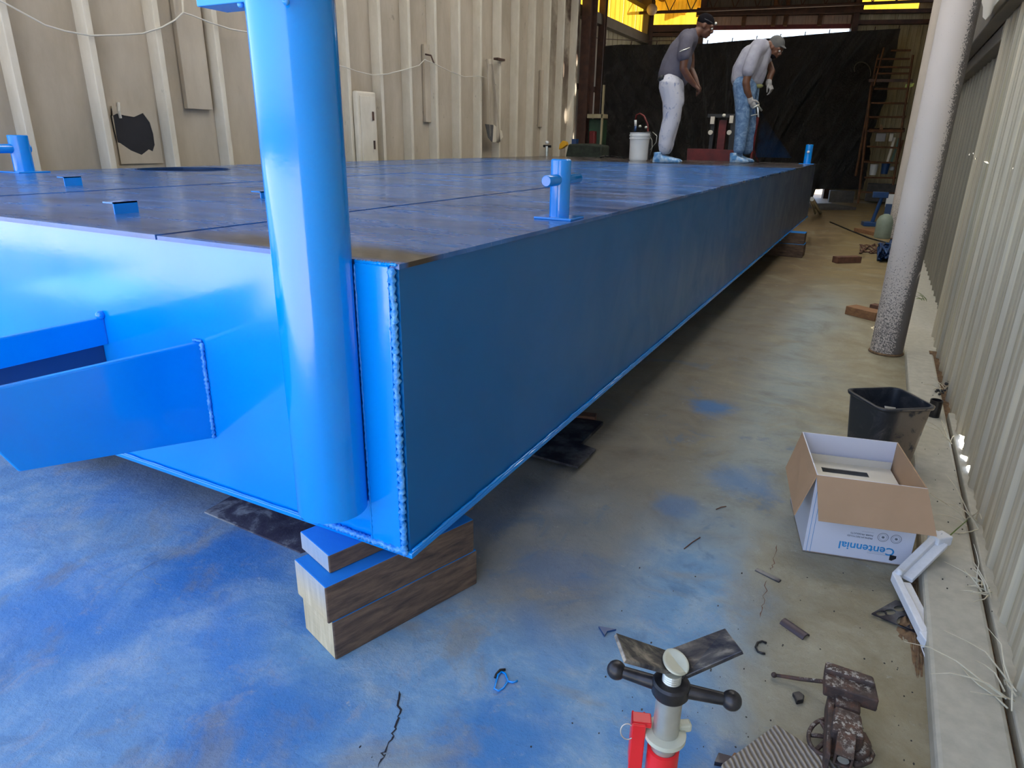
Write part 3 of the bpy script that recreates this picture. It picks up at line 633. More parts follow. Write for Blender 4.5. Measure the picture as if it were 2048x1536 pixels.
for k in range(8):
    yy = 1.5+k*2.7
    xl = -3.8 if yy < 2.2 else XLO
    zl = rz(xl)
    mb = MB(); mb.box(-.05, .05, -.001, .001, 0, .01) if False else None
    mb.hexa([(xl, yy-.06, zl-.24), (APX, yy-.06, APZ-.24), (APX, yy+.06, APZ-.24), (xl, yy+.06, zl-.24), (xl, yy-.06, zl-.03), (APX, yy-.06, APZ-.03), (APX, yy+.06, APZ-.03), (xl, yy+.06, zl-.03)])
    mb.hexa([(APX, yy-.06, APZ-.24), (.75, yy-.06, 4.38), (.75, yy+.06, 4.38), (APX, yy+.06, APZ-.24), (APX, yy-.06, APZ-.03), (.75, yy-.06, 4.59), (.75, yy+.06, 4.59), (APX, yy+.06, APZ-.03)])
    mb.build('rafter', BROWN, rf)
for xx in (-5.75, -4.2, -3.3, -2.2, -1.2, -.2):
    z_ = rz(xx)-.03; y0 = -1.6 if xx > -3.7 else 2.2
    MB().box(xx-.04, xx+.04, y0, 21, z_-.12, z_).build('purlin', RUST, rf)
# truss close to the rear wall
mb = MB(); q0 = rpt(s_op0-1.9, 0, .6); q1 = rpt(LW-.6, 0, .6)
zt0, zt1 = onR(1320, 26, .6).z, onR(1800, 2, .6).z
tr0 = Vector((q0.x, q0.y, zt0)); tr1 = Vector((q1.x, q1.y, zt1))
mb.tube([tr0, tr1], .035, 6); mb.tube([tr0+Vector((0, 0, .45)), tr1+Vector((0, 0, .9))], .035, 6)
for k in range(14):
    a = tr0.lerp(tr1, k/14); b = tr0.lerp(tr1, (k+.5)/14)+Vector((0, 0, .45+.45*(k+.5)/14)); c = tr0.lerp(tr1, (k+1)/14); mb.tube([a, b, c], .014, 5)
mb.build('truss', BROWN, rf)
p = onR(1304, 19, .9); MB().tube([p+Vector((0, 0, .1)), Vector((p.x, p.y, rz(p.x)-.06))], .015, 6).build('lamp_rod', BROWN, None, 'thin rod holding the round lamp in the rear left corner', 'rod'); MB().ball(p, .13, 8).build('flood_lamp', simple('frosted_lamp', (.75, .6, .45), None, .4, bump=0), None, 'small round lamp high in the rear left corner', 'lamp', smooth=True)

# ---- black tarp
TA = aty(1210, 92, 15.1); TB = aty(1800, 57, 19.5)
tpts = [(1210, 92), (1240, 89), (1290, 90), (1340, 88), (1415, 87), (1480, 81), (1540, 76), (1620, 69), (1705, 62), (1760, 59), (1800, 57)]
TN = Vector((-(TB-TA).y, (TB-TA).x, 0)).normalized()
top = [atpl(*q, TA, TN) for q in tpts]
ss = [(q-TA).dot((TB-TA).normalized()) for q in top]
def toph(s_):
    for i in range(len(ss)-1):
        if s_ <= ss[i+1]+1e-6: return top[i].z+(top[i+1].z-top[i].z)*(s_-ss[i])/(ss[i+1]-ss[i])
    return top[-1].z
TL = ss[-1]; TD = (TB-TA).normalized(); TD.z = 0; TD.normalize(); TLh = ((TB-TA).xy).length
def tarp(u, v):
    s_ = u*TLh; zt_ = toph(min(s_, TL*.9999)); zb_ = .12 if u < .8 else .30
    zz = zt_+(zb_-zt_)*v; env = min(1, v*4+.15)
    s2 = s_-v*.12*u*TLh*.25*(1 if u > .9 else 1)*.4
    kk = -2.0+4.6*min(1, max(0, (s_-2.2)/2.2)); w_ = s_+kk*v; w2 = s_+kk*.8*v+.2*sin(2.3*s_+3*v)
    dsp = .12*sin(2.6*w_+.6)*env*min(1, s_/1.2+.1)+.055*sin(7.3*w2+1.3*sin(2*v+s_))*env+.026*sin(17*w_+2.1*sin(5*v))*env+.012*sin(37*w2+3*sin(7*v+s_))
    p = Vector((TA.x, TA.y, 0))+TD*(s_-v*.28*max(0, u-.6)*1.6)-TN*dsp*.8
    return Vector((p.x, p.y, zz))
t = thing('black_tarp', (TA.x, TA.y, 0), 'large wrinkled black plastic tarp hung across the back behind the workers', 'tarp')
MB().grid(tarp, 200, 60).build('sheet', TARP, t, smooth=True, fix=False)
for i in range(13):
    q = tarp(i/12*.995, 0); MB().tube([q, q+Vector((0, .03, .07))], .012, 5).build('tie', BROWN, t)
mb = MB(); P = []
for k in range(20):
    a = k/19; P.append(atpl(1722+14*cos(a*4.2+2.6)+6*a, 135+16*sin(a*4.2+2.6)+10*a, TA-TN*.2, TN))
mb.tube(P, .012, 5).build('wire_curl', HEADER, None, 'pale curl of wire hanging in front of the tarp right side', 'wire')
# long thin wire across the rear
P = [aty(1165, 72, 14.5), aty(1210, 78, 15.5), aty(1290, 82, 17), aty(1400, 80, 17.4)]
MB().tube(P, .008, 5).build('wire', BROWN, None, 'thin dark wire stretched above the tarp left end', 'wire')

# ================================================================== BARGE
bg_ = thing('barge', (-3.1, 6, ZB), 'huge blue painted steel barge resting on timber blocks', 'barge')
TH = .012
# hull plates
MB().box(XL, XB-TH, YN, YN+TH, ZB, ZT-TH).build('end_plate', BLUE, bg_)
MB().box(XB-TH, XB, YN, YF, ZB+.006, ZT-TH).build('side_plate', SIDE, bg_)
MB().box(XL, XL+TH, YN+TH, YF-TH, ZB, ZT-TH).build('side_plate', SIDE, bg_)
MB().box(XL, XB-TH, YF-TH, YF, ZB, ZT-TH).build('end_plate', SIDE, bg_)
MB().box(XL-.008, XB+.012, YN-.010, YF+.01, ZB-.012, ZB+.004).build('bottom_plate', BLUE, bg_, bevel=.003)
# deck plates
xs = [XL-.005, -4.35, -3.35, -2.75, -1.75, XB+.006]; ys = [YN-.006, 4.6, 8.35, YF+.006]
plates = []
for i in range(5):
    for j in range(3):
        g = .004; plates.append(MB().box(xs[i]+(g if i else 0), xs[i+1]-(g if i < 4 else 0), ys[j]+(g if j else 0), ys[j+1]-(g if j < 2 else 0), ZT-TH, ZT+(.002 if (i+j) % 2 else 0)).build('deck_plate', DECK, bg_))
MB().box(XL+.02, XB-.03, YN+.02, YF-.02, ZT-.028, ZT-TH-.001).build('deck_underlay', NAVY, bg_)
# hatch opening
HC = Vector((-4.9, 3.72, ZT)); cut = MB().cyl(HC, .33, ZT-.2, ZT+.2, 40).build('cutter', NAVY)
for pl in [o for o in bg_.children if o.name.startswith(('deck_plate', 'deck_underlay'))]:
    b = pl.modifiers.new('b', 'BOOLEAN'); b.object = cut; b.operation = 'DIFFERENCE'; b.solver = 'EXACT'
bpy.context.view_layer.update(); dg = bpy.context.evaluated_depsgraph_get()
for pl in [o for o in bg_.children if o.name.startswith(('deck_plate', 'deck_underlay'))]:
    me = bpy.data.meshes.new_from_object(pl.evaluated_get(dg)); pl.modifiers.clear(); pl.data = me
bpy.data.objects.remove(cut)
mb = MB()
for k in range(40):
    a0, a1 = 2*pi*k/40, 2*pi*(k+1)/40
    q = lambda a, r, z: Vector((HC.x+r*cos(a), HC.y+r*sin(a), z))
    mb.hexa([q(a0, .33, ZT-.05), q(a0, .345, ZT-.05), q(a1, .345, ZT-.05), q(a1, .33, ZT-.05), q(a0, .33, ZT+.004), q(a0, .345, ZT+.004), q(a1, .345, ZT+.004), q(a1, .33, ZT+.004)])
mb.build('hatch_rim', NAVY, bg_)
# upright pipe
PX, PY, PR = -1.12, 1.15, .0885
ZPB = zat((PX+.01, PY-PR), 1046)
t = MB(); t.loft([[Vector((PX+r*cos(2*pi*k/56), PY+r*sin(2*pi*k/56), z)) for k in range(56)] for r, z in ((PR-.006, ZPB), (PR, ZPB+.001), (PR, 2.4))], cap=True)
t.build('upright_pipe', BLUE, bg_, auto=40)
zc = 1.585
mb = MB(); mb.box(PX-.24, PX-.06, PY-.03, PY+.05, zc, zc+.014); mb.box(PX-.02, PX+.10, PY-.115, PY-.04, zc+.006, zc+.02)
mb.build('pipe_lug', BLUE, bg_, bevel=.002)
for q in (aty(481, 9, 1.13), aty(572, 3, 1.07)): MB().ball(q, .007, 6).build('weld_spot', WELD, bg_, smooth=True)
# corner doubler plate & weld beads
A = aty(684, 527, YN-.012); B = aty(783, 527, YN-.012)
MB().box(-1.045, XB-.022, YN-.012, YN+.001, ZB+.004, ZT-.006).build('corner_plate', BLUE, bg_, bevel=.003)
bead('weld_bead', [(XB-.012, YN-.010, ZT-.01), (XB-.012, YN-.010, ZB+.004)], .0085, bg_, 80)
bead('weld_bead', [(-1.045, YN-.012, ZT-.01), (-1.042, YN-.012, ZB+.01)], .0028, bg_, 90, BLUE, 2)
bead('weld_bead', [(-1.30, YN-.008, ZB+.008), (-1.12, YN-.010, ZB+.008), (XB, YN-.012, ZB+.004)], .008, bg_, 60, None, 3)
bead('weld_bead', [(XL+.5, YN-.006, ZB+.006), (-1.30, YN-.006, ZB+.006)], .003, bg_, 60, BLUE, 4)
bead('weld_bead', [(XB+.006, YN, ZB+.006), (XB+.006, YF, ZB+.006)], .0045, bg_, 200, BLUE, 5)
bead('weld_bead', [(-1.045, YN-.008, ZT-.004), (XB-.0, YN-.008, ZT-.002)], .004, bg_, 30, BLUE, 8)
# bracket arms
def arm(p0, p1, z1, zi, zo, th, cutback, mat, name='bracket_arm'):
    p0 = Vector(p0); p1 = Vector(p1); d = (p1-p0).normalized(); nn = Vector((-d.y, d.x, 0))
    poly = [(p0.x, p0.y, zi), (p0.x, p0.y, z1), (p1.x+d.x*cutback, p1.y+d.y*cutback, z1), (p1.x, p1.y, zo)]
    return MB().prism(poly, -nn*th if nn.x > 0 else nn*th).build(name, mat, bg_, bevel=.004)
P0 = Vector((-1.63, YN, 0)); P1 = Vector((-1.709, .73, 0))
arm(P0, P1, .775, .477, .561, .022, .10, BLUE)
bead('weld_bead', [(-1.626, YN-.006, .775), (-1.632, YN-.006, .477)], .0055, bg_, 46, None, 6)
bead('weld_bead', [(-1.626, YN-.006, .779), (-1.66, YN-.006, .779)], .004, bg_, 10, None, 9)
Q0 = Vector((-2.076, YN, 0)); Q1 = Vector((-2.12, .55, 0))
arm(Q0, Q1, .787, .70, .70, .022, 0, BLUE)
arm(Q0+Vector((-.03, 0, 0)), Q1+Vector((-.03, 0, 0)), .70, .52, .60, .018, 0, NAVY, 'arm_web')
MB().ball((-2.08, YN-.008, .795), .014, 6).build('weld_spot', BLUE, bg_, smooth=True)
# bitts (mooring posts with cross pins)
def bitt(P, h, r, pin=None, base=True):
    t = thing('mooring_bitt', P, None, None, parent=bg_)
    MB().lathe(P, [(r, 0), (r, h-.004), (r-.004, h)], 32).build('post', BLUE, t, auto=40)
    if pin:
        a, b, z, pr = pin; MB().tube([(P.x, a, z), (P.x, a+.004, z), (P.x, b-.004, z), (P.x, b, z)], [pr*.85, pr, pr, pr*.85], 24).build('cross_pin', BLUE, t, auto=40)
    if base: MB().box(P.x-r*2.0, P.x+r*2.0, P.y-r*1.7, P.y+r*1.7, P.z, P.z+.008).build('foot_plate', BLUE, t, bevel=.002)
    return t
P = atz(1118, 437, ZT); hb = zat(P, 318)-ZT
a = atx(1092, 362, P.x); b = atx(1156, 356, P.x); bitt(P, hb, .036, (a.y, b.y, (a.z+b.z)/2, .0195))
P = atz(12, 342, ZT); P.x = max(P.x, XL+.12); hb = zat(P, 270)-ZT; a = atx(60, 297, P.x)
bitt(P, hb, .06, (P.y-.2, a.y, a.z, .03))
P = Vector((XB-.09, 10.95, ZT)); hb = zat(P, 289)-ZT; bitt(P, hb, .05, None)
MB().ball((XB-.09, 10.9, ZT+hb*.62), .02, 6).build('post_knob', FOAM, bg_, smooth=True)
# angle brackets
def angle(x0, x1, yb, yt):
    a = atz(x0, yb, ZT); a2 = atx(x1, yb, a.x); h = zat(a, yt)-ZT
    mb = MB(); mb.box(a.x-.006, a.x, a.y, a2.y, ZT, ZT+h); mb.box(a.x-.06, a.x, a.y, a2.y, ZT+h-.005, ZT+h); mb.build('angle_bracket', BLUE, bg_)
angle(231, 279, 430, 405); angle(131, 166, 373, 354); angle(523, 560, 398, 383)

# ================================================================== TIMBERS UNDER THE BARGE
def timber(poly, z0, z1, label, group='timber cribbing blocks', mat=None):
    c = sum((Vector(q) for q in poly), Vector())/4; d = (Vector(poly[1])-Vector(poly[0]))
    ang = math.atan2(d.y, d.x); o = MB().prism([(q[0], q[1], z0) for q in poly], (0, 0, z1-z0)).build('timber_block', mat or TIMBER, None, label, 'timber', group, bevel=.004, loc=(c.x, c.y, z0))
    return o
def rect(nearcorner, d, L, wdt):   # nearcorner = front corner; d = along direction; width to the left normal
    d = Vector((d[0], d[1], 0)).normalized(); n_ = Vector((-d.y, d.x, 0)); a = Vector((nearcorner[0], nearcorner[1], 0))
    return [a, a+d*L, a+d*L+n_*wdt, a+n_*wdt]
A = atz(672, 1321); B = atz(954, 1167); L0 = atz(607, 1259)
dlong = (B-A).normalized(); Lw = (L0-A); wdt = abs(Lw.dot(Vector((-dlong.y, dlong.x, 0))))
h1 = zat(A, 1223); h2 = zat(A, 1172)+.002
h1 = .125; h2 = .240
timber(rect(A, dlong, (B-A).length, wdt), 0, h1-.001, 'bottom pale-ended timber of the three under the near barge corner')
timber(rect(A-Vector((dlong.x, dlong.y, 0))*.012, dlong, (B-A).length, wdt), h1, h2-.001, 'middle timber of the three stacked under the near barge corner')
T = atz(660, 1148, h2)
timber(rect(T, dlong, (B-A).length*1.0, wdt*.93), h2, ZB-.0125, 'top blue sprayed timber touching the near barge corner')
for yy, lab in ((8.9, 'far timber stack under the distant end of the barge side'),):
    q = atz(1605, 515); timber([(q.x-.5, q.y-.05, 0), (q.x, q.y-.05, 0), (q.x, q.y+.22, 0), (q.x-.5, q.y+.22, 0)], 0, .16, lab)
    timber([(q.x-.5, q.y-.02, 0), (q.x-.01, q.y-.02, 0), (q.x-.01, q.y+.2, 0), (q.x-.5, q.y+.2, 0)], .161, ZB-.0125, 'upper block resting on the far timber stack')
for yy, wd in ((2.6, 'nearest'), (10.2, 'farthest')):
    timber([(-4.6, yy, 0), (-4.0, yy, 0), (-4.0, yy+.25, 0), (-4.6, yy+.25, 0)], 0, ZB-.0125, wd+' timber block hidden deep under the barge left side')
# steel plates on floor
pl = [atz(409, 1026), atz(601, 1107), atz(760, 1060), atz(470, 990)]
MB().prism([Vector((q.x, q.y, 0)) for q in pl], (0, 0, .006)).build('steel_plate', DUSTY, None, 'dusty flat steel plate on the floor left of the timber stack', 'plate')
q = [atz(1060, 920), atz(1155, 946), atz(1191, 910), atz(1110, 880)]
MB().prism([Vector((v.x, v.y, .02)) for v in q], (0, 0, .010)).build('steel_plate', STEEL, None, 'dark flat steel offcut sticking out from under the barge side', 'plate')
q = [atz(1040, 905), atz(1150, 905), atz(1206, 850), atz(1100, 830)]
MB().prism([Vector((v.x, v.y, 0)) for v in q], (0, 0, .018)).build('steel_plate', STEEL, None, 'larger dark steel plate lying in shadow under the barge side', 'plate')
a = atz(1160, 838); MB().box(-.08, .08, -.03, .03, 0, .03, frameM(a, .25)).build('brick', BRICK, None, 'small reddish brick in the shadow beside the barge side', 'brick', bevel=.003)

# ================================================================== FOREGROUND RIGHT
# carton
hB = .297
FL, FR, RR, RL = [atz(*q, hB) for q in ((1634, 950), (1856, 978), (1798, 877), (1603, 862))]
dF = (FR-FL).normalized(); dD = Vector((-dF.y, dF.x, 0)); W_ = (FR-FL).length; D_ = (RL-FL).dot(dD)*.98
FR = FL+dF*W_; RL = FL+dD*D_; RR = FR+dD*D_
t = thing('cardboard_carton', (FL.x, FL.y, 0), 'open white carton with brown flaps and upside down blue lettering', 'box')
def panel(a, b, z0, z1, nrm, th=.004):
    return [Vector((a.x, a.y, z0)), Vector((b.x, b.y, z0)), Vector((b.x, b.y, z1)), Vector((a.x, a.y, z1))]
MB().prism(panel(FL, FR, 0.002, hB, dD), dD*.004).build('front_panel', WHITECARD, t)
MB().prism(panel(RL, RR, 0.002, hB, dD), -dD*.004).build('rear_panel', WHITECARD, t)
dl = dF*.004
MB().prism(panel(FL+dD*.004, RL-dD*.004, 0.002, hB, dD), dl).build('left_panel', WHITECARD, t)
MB().prism(panel(FR+dD*.004, RR-dD*.004, 0.002, hB, dD), -dl).build('right_panel', KRAFT, t)
MB().prism([Vector((q.x, q.y, .002)) for q in (FL, FR, RR, RL)], (0, 0, .004)).build('bottom_panel', KRAFT, t)
def flapq(a, b, c, d, name, th=.003, mat=None):
    n_ = (b-a).cross(c-a).normalized(); return MB().prism([a, b, c, d], n_*th).build(name, mat or KRAFT, t)
# front flap hangs outwards/down
def near(P, x, y, dist):   # point on the ray (x,y) such that |P - point| = dist, closest solution to camera side
    d = ray(x, y).normalized(); oc = CAM-P; b = d.dot(oc); c = oc.dot(oc)-dist*dist; disc = b*b-c
    return CAM+d*(-b-(math.sqrt(disc) if disc > 0 else 0))
c3 = near(FL, 1637, 1042, .145); c2 = near(FR, 1874, 1073, .145)
flapq(FL, FR, c2, c3, 'front_flap')
l2 = near(RL, 1571, 935, .11); l3 = near(FL, 1588, 1030, .13)
flapq(RL, FL, l3, l2, 'left_flap')
# inner tray with slot
zi = hB-.075
mb = MB()
def ip(u, v, z): q = FL+dF*u+dD*v; return Vector((q.x, q.y, z))
us0, us1 = .012, W_-.012
mb.prism([ip(us0, D_-.02, .01), ip(us1, D_-.02, .01), ip(us1, D_-.02, zi), ip(us0, D_-.02, zi)], -dD*.003)
s0, s1 = us0+.06, us1-.09
for (u0, u1, v0, v1) in ((us0, us1, D_-.075, D_-.022), (us0, s0, .012, D_-.075), (s1, us1, .012, D_-.075), (s0, s1, .012, D_-.115)):
    mb.prism([ip(u0, v0, zi-.03), ip(u1, v0, zi-.03), ip(u1, v1, zi-.03), ip(u0, v1, zi-.03)], (0, 0, .003))
ti = thing('inner_tray', ip(us0, D_, 0), None, None, parent=t); mb.build('tray', CREAMCARD, ti)
MB().prism([ip(s0, D_-.12, zi-.05), ip(s1, D_-.12, zi-.05), ip(s1, D_-.07, zi-.05), ip(s0, D_-.07, zi-.05)], (0, 0, .002)).build('slot_shadow_sheet', BLACKINK, ti)
# lettering on the front panel
def frontM(u, z):  # frame on front panel: x along -dF?, upside-down print
    M = Matrix.Identity(4); xax = -dF; zax = -dD; yax = zax.cross(xax)
    o_ = FL+dF*u-dD*.0006
    for i in range(3): M[i][0] = xax[i]; M[i][1] = yax[i]; M[i][2] = zax[i]; M[i][3] = (o_.x, o_.y, z)[i]
    return M
def text(s, size, u, z, mat, name='lettering', ext=.0003, bold=0):
    c = bpy.data.curves.new(name, 'FONT'); c.body = s; c.size = size; c.extrude = ext; c.offset = bold; c.resolution_u = 3
    o = bpy.data.objects.new(name, c); COL.objects.link(o); o.matrix_world = frontM(u, z)
    bpy.context.view_layer.update(); me = bpy.data.meshes.new_from_object(o.evaluated_get(bpy.context.evaluated_depsgraph_get()))
    me.transform(frontM(u, z)); me.transform(Matrix.Translation(-Vector(t['_w']))); me.materials.clear(); me.materials.append(mat)
    bpy.data.objects.remove(o); q = bpy.data.objects.new(name, me); COL.objects.link(q); q.parent = t; return q
uT = W_-.05
text('Centennial', .040, uT, .062, BLUEINK, bold=.0006)
text('PREMIUM RECYCLED', .0085, uT-.075, .092, INK); text('PAPER PRODUCTS', .0085, uT-.075, .103, INK); text('- - - - - - - - -', .007, uT-.075, .113, INK)
for uu in (uT-.005, uT-.045):
    P_ = FL+dF*uu-dD*.0008; mb = MB(); M = frontM(uu, .100)
    for r_o, r_i in ((.0165, .0150), (.0115, .0108)):
        for k in range(28):
            a0, a1 = 2*pi*k/28, 2*pi*(k+1)/28
            mb._add([M @ Vector((r_o*cos(a0), r_o*sin(a0), .0003)), M @ Vector((r_o*cos(a1), r_o*sin(a1), .0003)), M @ Vector((r_i*cos(a1), r_i*sin(a1), .0003)), M @ Vector((r_i*cos(a0), r_i*sin(a0), .0003))], [(0, 1, 2, 3)])
    mb.ball(M @ Vector((0, 0, 0)), .0045, 5, sc=(1, .3, 1)); mb.build('round_emblem', INK, t)
M = frontM(uT-.0, .03); MB().prism([M @ Vector(q) for q in ((-.008, -.006, 0), (.012, -.008, 0), (.012, .012, 0), (.004, .014, 0), (-.008, .004, 0))], -dD*.0004).build('printed_mark', BLACKINK, t)
for zz in (.040, .034): text('................................', .009, uT-.02, zz, INK)
for u0 in (.010, .022): MB().prism([ip(u0, -.0008, .004), ip(u0+.0012, -.0008, .004), ip(u0+.0012, -.0008, hB-.01), ip(u0, -.0008, hB-.01)], dD*.0004).build('printed_line', BLUEINK, t)
# black bin
bc = Vector((.185, 3.13, 0)); hb = .315; rot = .62
def rsq(hw, hd, rr, z, M):
    out = []
    for cx, cy, a0 in ((1, 1, 0), (-1, 1, pi/2), (-1, -1, pi), (1, -1, 3*pi/2)):
        for k in range(6):
            a = a0+k/5*pi/2; out.append(M @ Vector((cx*(hw-rr)+rr*cos(a), cy*(hd-rr)+rr*sin(a), z)))
    return out
M = frameM((bc.x, bc.y, 0), rot)
t = thing('waste_bin', bc, 'square black plastic waste bin with dusty side behind the carton', 'bin')
MB().loft([rsq(.095, .095, .03, .004, M), rsq(.122, .122, .04, hb, M), rsq(.118, .118, .04, hb, M), rsq(.092, .092, .03, .012, M)], cap=False).build('shell', BIN, t, auto=35)
MB().loft([rsq(.092, .092, .03, .001, M), rsq(.092, .092, .03, .012, M)]).build('floor_pan', BIN, t)
MB().loft([rsq(.120, .120, .04, hb-.004, M), rsq(.130, .130, .045, hb-.006, M), rsq(.132, .132, .045, hb+.004, M), rsq(.118, .118, .04, hb+.006, M), rsq(.120, .120, .04, hb-.004, M)], cap=False).build('rim', BIN, t, smooth=True)
q = atz(1782, 822, .24); MB().box(-.03, .03, -.02, .02, -.001, .001, frameM(q, .5, .8, .3)).build('paper_scrap', CREAMCARD, None, 'scrap of pale paper sticking up inside the black bin', 'paper')
# pipe stub
P = atz(1866, 832, .052); hh = zat(P, 800)-P.z; t = MB(); rr = .028
t.lathe(P, [(rr, 0), (rr, hh), (rr-.004, hh), (rr-.004, .008)], 28); t.build('pipe_stub', BLACKIRON, None, 'short dark steel pipe stub on the curb beside the black bin', 'pipe', auto=40)
mb = MB()
for k in range(9):
    a = atz(1872+k*3.5, 786-k*2+rnd.uniform(-8, 8), .06); mb.ball(a, rnd.uniform(.006, .014), 4, sc=(1, 1.4, .8))
mb.build('dark_debris', BLACK, None, 'small heap of dark debris on the curb behind the pipe stub', 'debris', kind='stuff')
# foam corner (bent L profile)
t = thing('foam_corner', atz(1784, 1160), 'broken white foam corner piece leaning between carton and curb', 'foam packing')
def foamarm(p, q, wid, h, name, lip=True):
    p = Vector(p); q = Vector(q); d = (q-p).normalized(); side = Vector((-d.y, d.x, 0)).normalized()*-1; up_ = Vector((0, 0, 1))
    mb = MB(); mb.hexa([p, q, q+side*wid, p+side*wid, p+up_*h, q+up_*h, q+side*wid+up_*h, p+side*wid+up_*h])
    o1 = mb.build(name, FOAM, t, bevel=.003)
    if lip:
        mb = MB(); a = p+d*.03+side*(wid); b = q-d*.02+side*(wid)
        mb.hexa([a, b, b+side*.03, a+side*.03, a+up_*.014, b+up_*.014, b+side*.03+up_*.014, a+side*.03+up_*.014]); mb.build(name+'_lip', FOAM, t, bevel=.002)
    return o1
E1 = atz(1868, 1075, .10); K1 = atz(1780, 1160, .03); E2 = atz(1840, 1285, .012)
foamarm(K1, E1, .022, .03, 'upper_arm'); foamarm(E2, K1, .022, .03, 'lower_arm')
d = (E1-K1).normalized(); MB().box(-.022, .022, -.02, .04, 0, .034, frameM(E1-d*.03+Vector((.02, 0, 0)), -.8)).build('end_block', FOAM, t, bevel=.004)
MB().ball(K1+Vector((.02, .003, .035)), .011, 6).build('knob', FOAM, t, smooth=True)
MB().box(-.015, .018, -.015, .02, 0, .03, frameM(E2+Vector((.012, .0, 0)), .5, .15)).build('broken_end', FOAM, t, bevel=.003)
# perforated plate
c4 = [atz(1742, 1232), atz(1835, 1272), atz(1856, 1225), atz(1790, 1205)]
bm = bmesh.new(); tz = .006
ov = [bm.verts.new((q.x, q.y, tz)) for q in c4]; eds = [bm.edges.new((ov[i], ov[(i+1) % 4])) for i in range(4)]
for hx, hy, rx, ry in ((1762, 1232, 11, 5), (1779, 1229, 11, 6), (1798, 1222, 12, 6), (1806, 1248, 14, 11), (1828, 1246, 8, 8)):
    hv = [bm.verts.new((*atz(hx+rx*cos(a), hy+ry*sin(a)).xy, tz)) for a in [2*pi*k/18 for k in range(18)]]
    eds += [bm.edges.new((hv[i], hv[(i+1) % 18])) for i in range(18)]
bmesh.ops.triangle_fill(bm, edges=eds, use_beauty=True)
me = bpy.data.meshes.new('perforated_plate'); bm.to_mesh(me); bm.free(); me.materials.append(STEEL)
o = bpy.data.objects.new('perforated_plate', me); COL.objects.link(o); o.modifiers.new('s', 'SOLIDIFY').thickness = .004
tag(o, 'dark steel plate with round cut-outs lying under the foam corner', 'plate')
# offcuts
a, b = atz(1512, 1140), atz(1560, 1164); d = b-a; ang = math.atan2(d.y, d.x)
MB().box(0, d.length, -.008, .008, 0, .005, frameM(a, ang)).build('metal_offcut', STEEL, None, 'short flat dark steel bar on the floor left of the carton', 'offcut', bevel=.001)
a, b = atz(1566, 1244), atz(1606, 1272); d = (b-a); L = d.length*1.15; d.normalize(); n_ = Vector((-d.y, d.x, 0)); mb = MB(); rr = .016
rings = []
for s_ in (0, L):
    c_ = a+d*s_; arc = [c_+n_*(rr*cos(q))+Vector((0, 0, rr*.8*sin(q))) for q in [pi*k/10 for k in range(11)]]+[c_+n_*((rr-.003)*cos(q))+Vector((0, 0, (rr-.004)*.8*sin(q))) for q in [pi*k/10 for k in range(10, -1, -1)]]
    rings.append(arc)
mb.loft(rings).build('half_pipe', simple('purple_steel', (.10, .075, .085), None, .5, .4), None, 'short split half pipe lying open side down on the floor', 'offcut', auto=40)
def floortube(pts, r, name, mat, label, cat, z=None, n=8):
    P = [atz(*q)+Vector((0, 0, r if z is None else z)) for q in pts]; return MB().tube(P, r, n).build(name, mat, None, label, cat, smooth=True)
floortube([(1533, 1288), (1524, 1284), (1515, 1287), (1511, 1296), (1516, 1305), (1524, 1308), (1530, 1309)], .0032, 'steel_hook', BLACKIRON, 'small dark open steel hook on the floor by the stand', 'hook')
floortube([(1011, 1341), (1000, 1342), (993, 1350), (990, 1357)], .0034, 'wire_clip', BLACKIRON, 'small dark bent wire end beside the blue sprayed clip', 'wire')
t = thing('sprayed_clip', atz(1000, 1365), 'small blue sprayed looped steel clip on the blue stained floor', 'clip')
P = [atz(*q)+Vector((0, 0, .004)) for q in ((1003, 1346), (996, 1352), (992, 1368), (989, 1380), (997, 1384), (1007, 1378), (1016, 1364), (1011, 1350), (1003, 1346))]
MB().tube(P, .0026, 8).build('loop', BLUE, t, smooth=True)
P = [atz(*q)+Vector((0, 0, .004)) for q in ((1016, 1365), (1025, 1367), (1035, 1364))]; MB().tube(P, .003, 8).build('tail', BLUE, t, smooth=True)
mb = MB(); P = [atz(*q) for q in ((1583, 1392), (1597, 1389), (1608, 1398), (1606, 1408), (1592, 1411), (1588, 1400))]
mb.prism([Vector((q.x, q.y, .001)) for q in P], (0, 0, .012)).build('steel_chip', BLACKIRON, None, 'curled black steel chip on the floor left of the vise', 'offcut', bevel=.003)
P = [atz(*q) for q in ((1197, 1256), (1232, 1262), (1214, 1266), (1209, 1275))]
MB().prism([Vector((q.x, q.y, .001)) for q in P], (0, 0, .006)).build('steel_chip', NAVY, None, 'small dark triangular chip behind the stand head left plate', 'offcut')
P = [atz(*q) for q in ((1428, 1531), (1436, 1513), (1462, 1520), (1456, 1536))]
MB().prism([Vector((q.x, q.y, .0)) for q in P], (0, 0, .012)).build('steel_chip', STEEL, None, 'dark grey chip at the corner of the weathered board', 'offcut')
P = [atz(*q) for q in ((1452, 1540), (1466, 1518), (1474, 1520), (1466, 1545))]
MB().prism([Vector((q.x, q.y, .0)) for q in P], (0, 0, .02)).build('bark_scrap', OAK, None, 'orange splinter of bark at the end of the weathered board', 'splinter')
mb = MB(); rnd = random.Random(11)
for k in range(170):
    q = atz(rnd.uniform(700, 1830), rnd.uniform(1130, 1530)); 
    if q.x > .31 or (q.x < -.5 and q.y > .95): continue
    mb.ball(q+Vector((0, 0, .001)), rnd.uniform(.0008, .0028), 3, sc=(1, rnd.uniform(.6, 2), .6))
for k in range(40):
    mb.ball((rnd.uniform(.36, .5), rnd.uniform(1, 4.4), .053), rnd.uniform(.001, .003), 3, sc=(1, 1.6, .6))
mb.build('floor_grit', BLACK, None, 'scattered dark grit specks on the floor and curb', 'grit', kind='stuff')
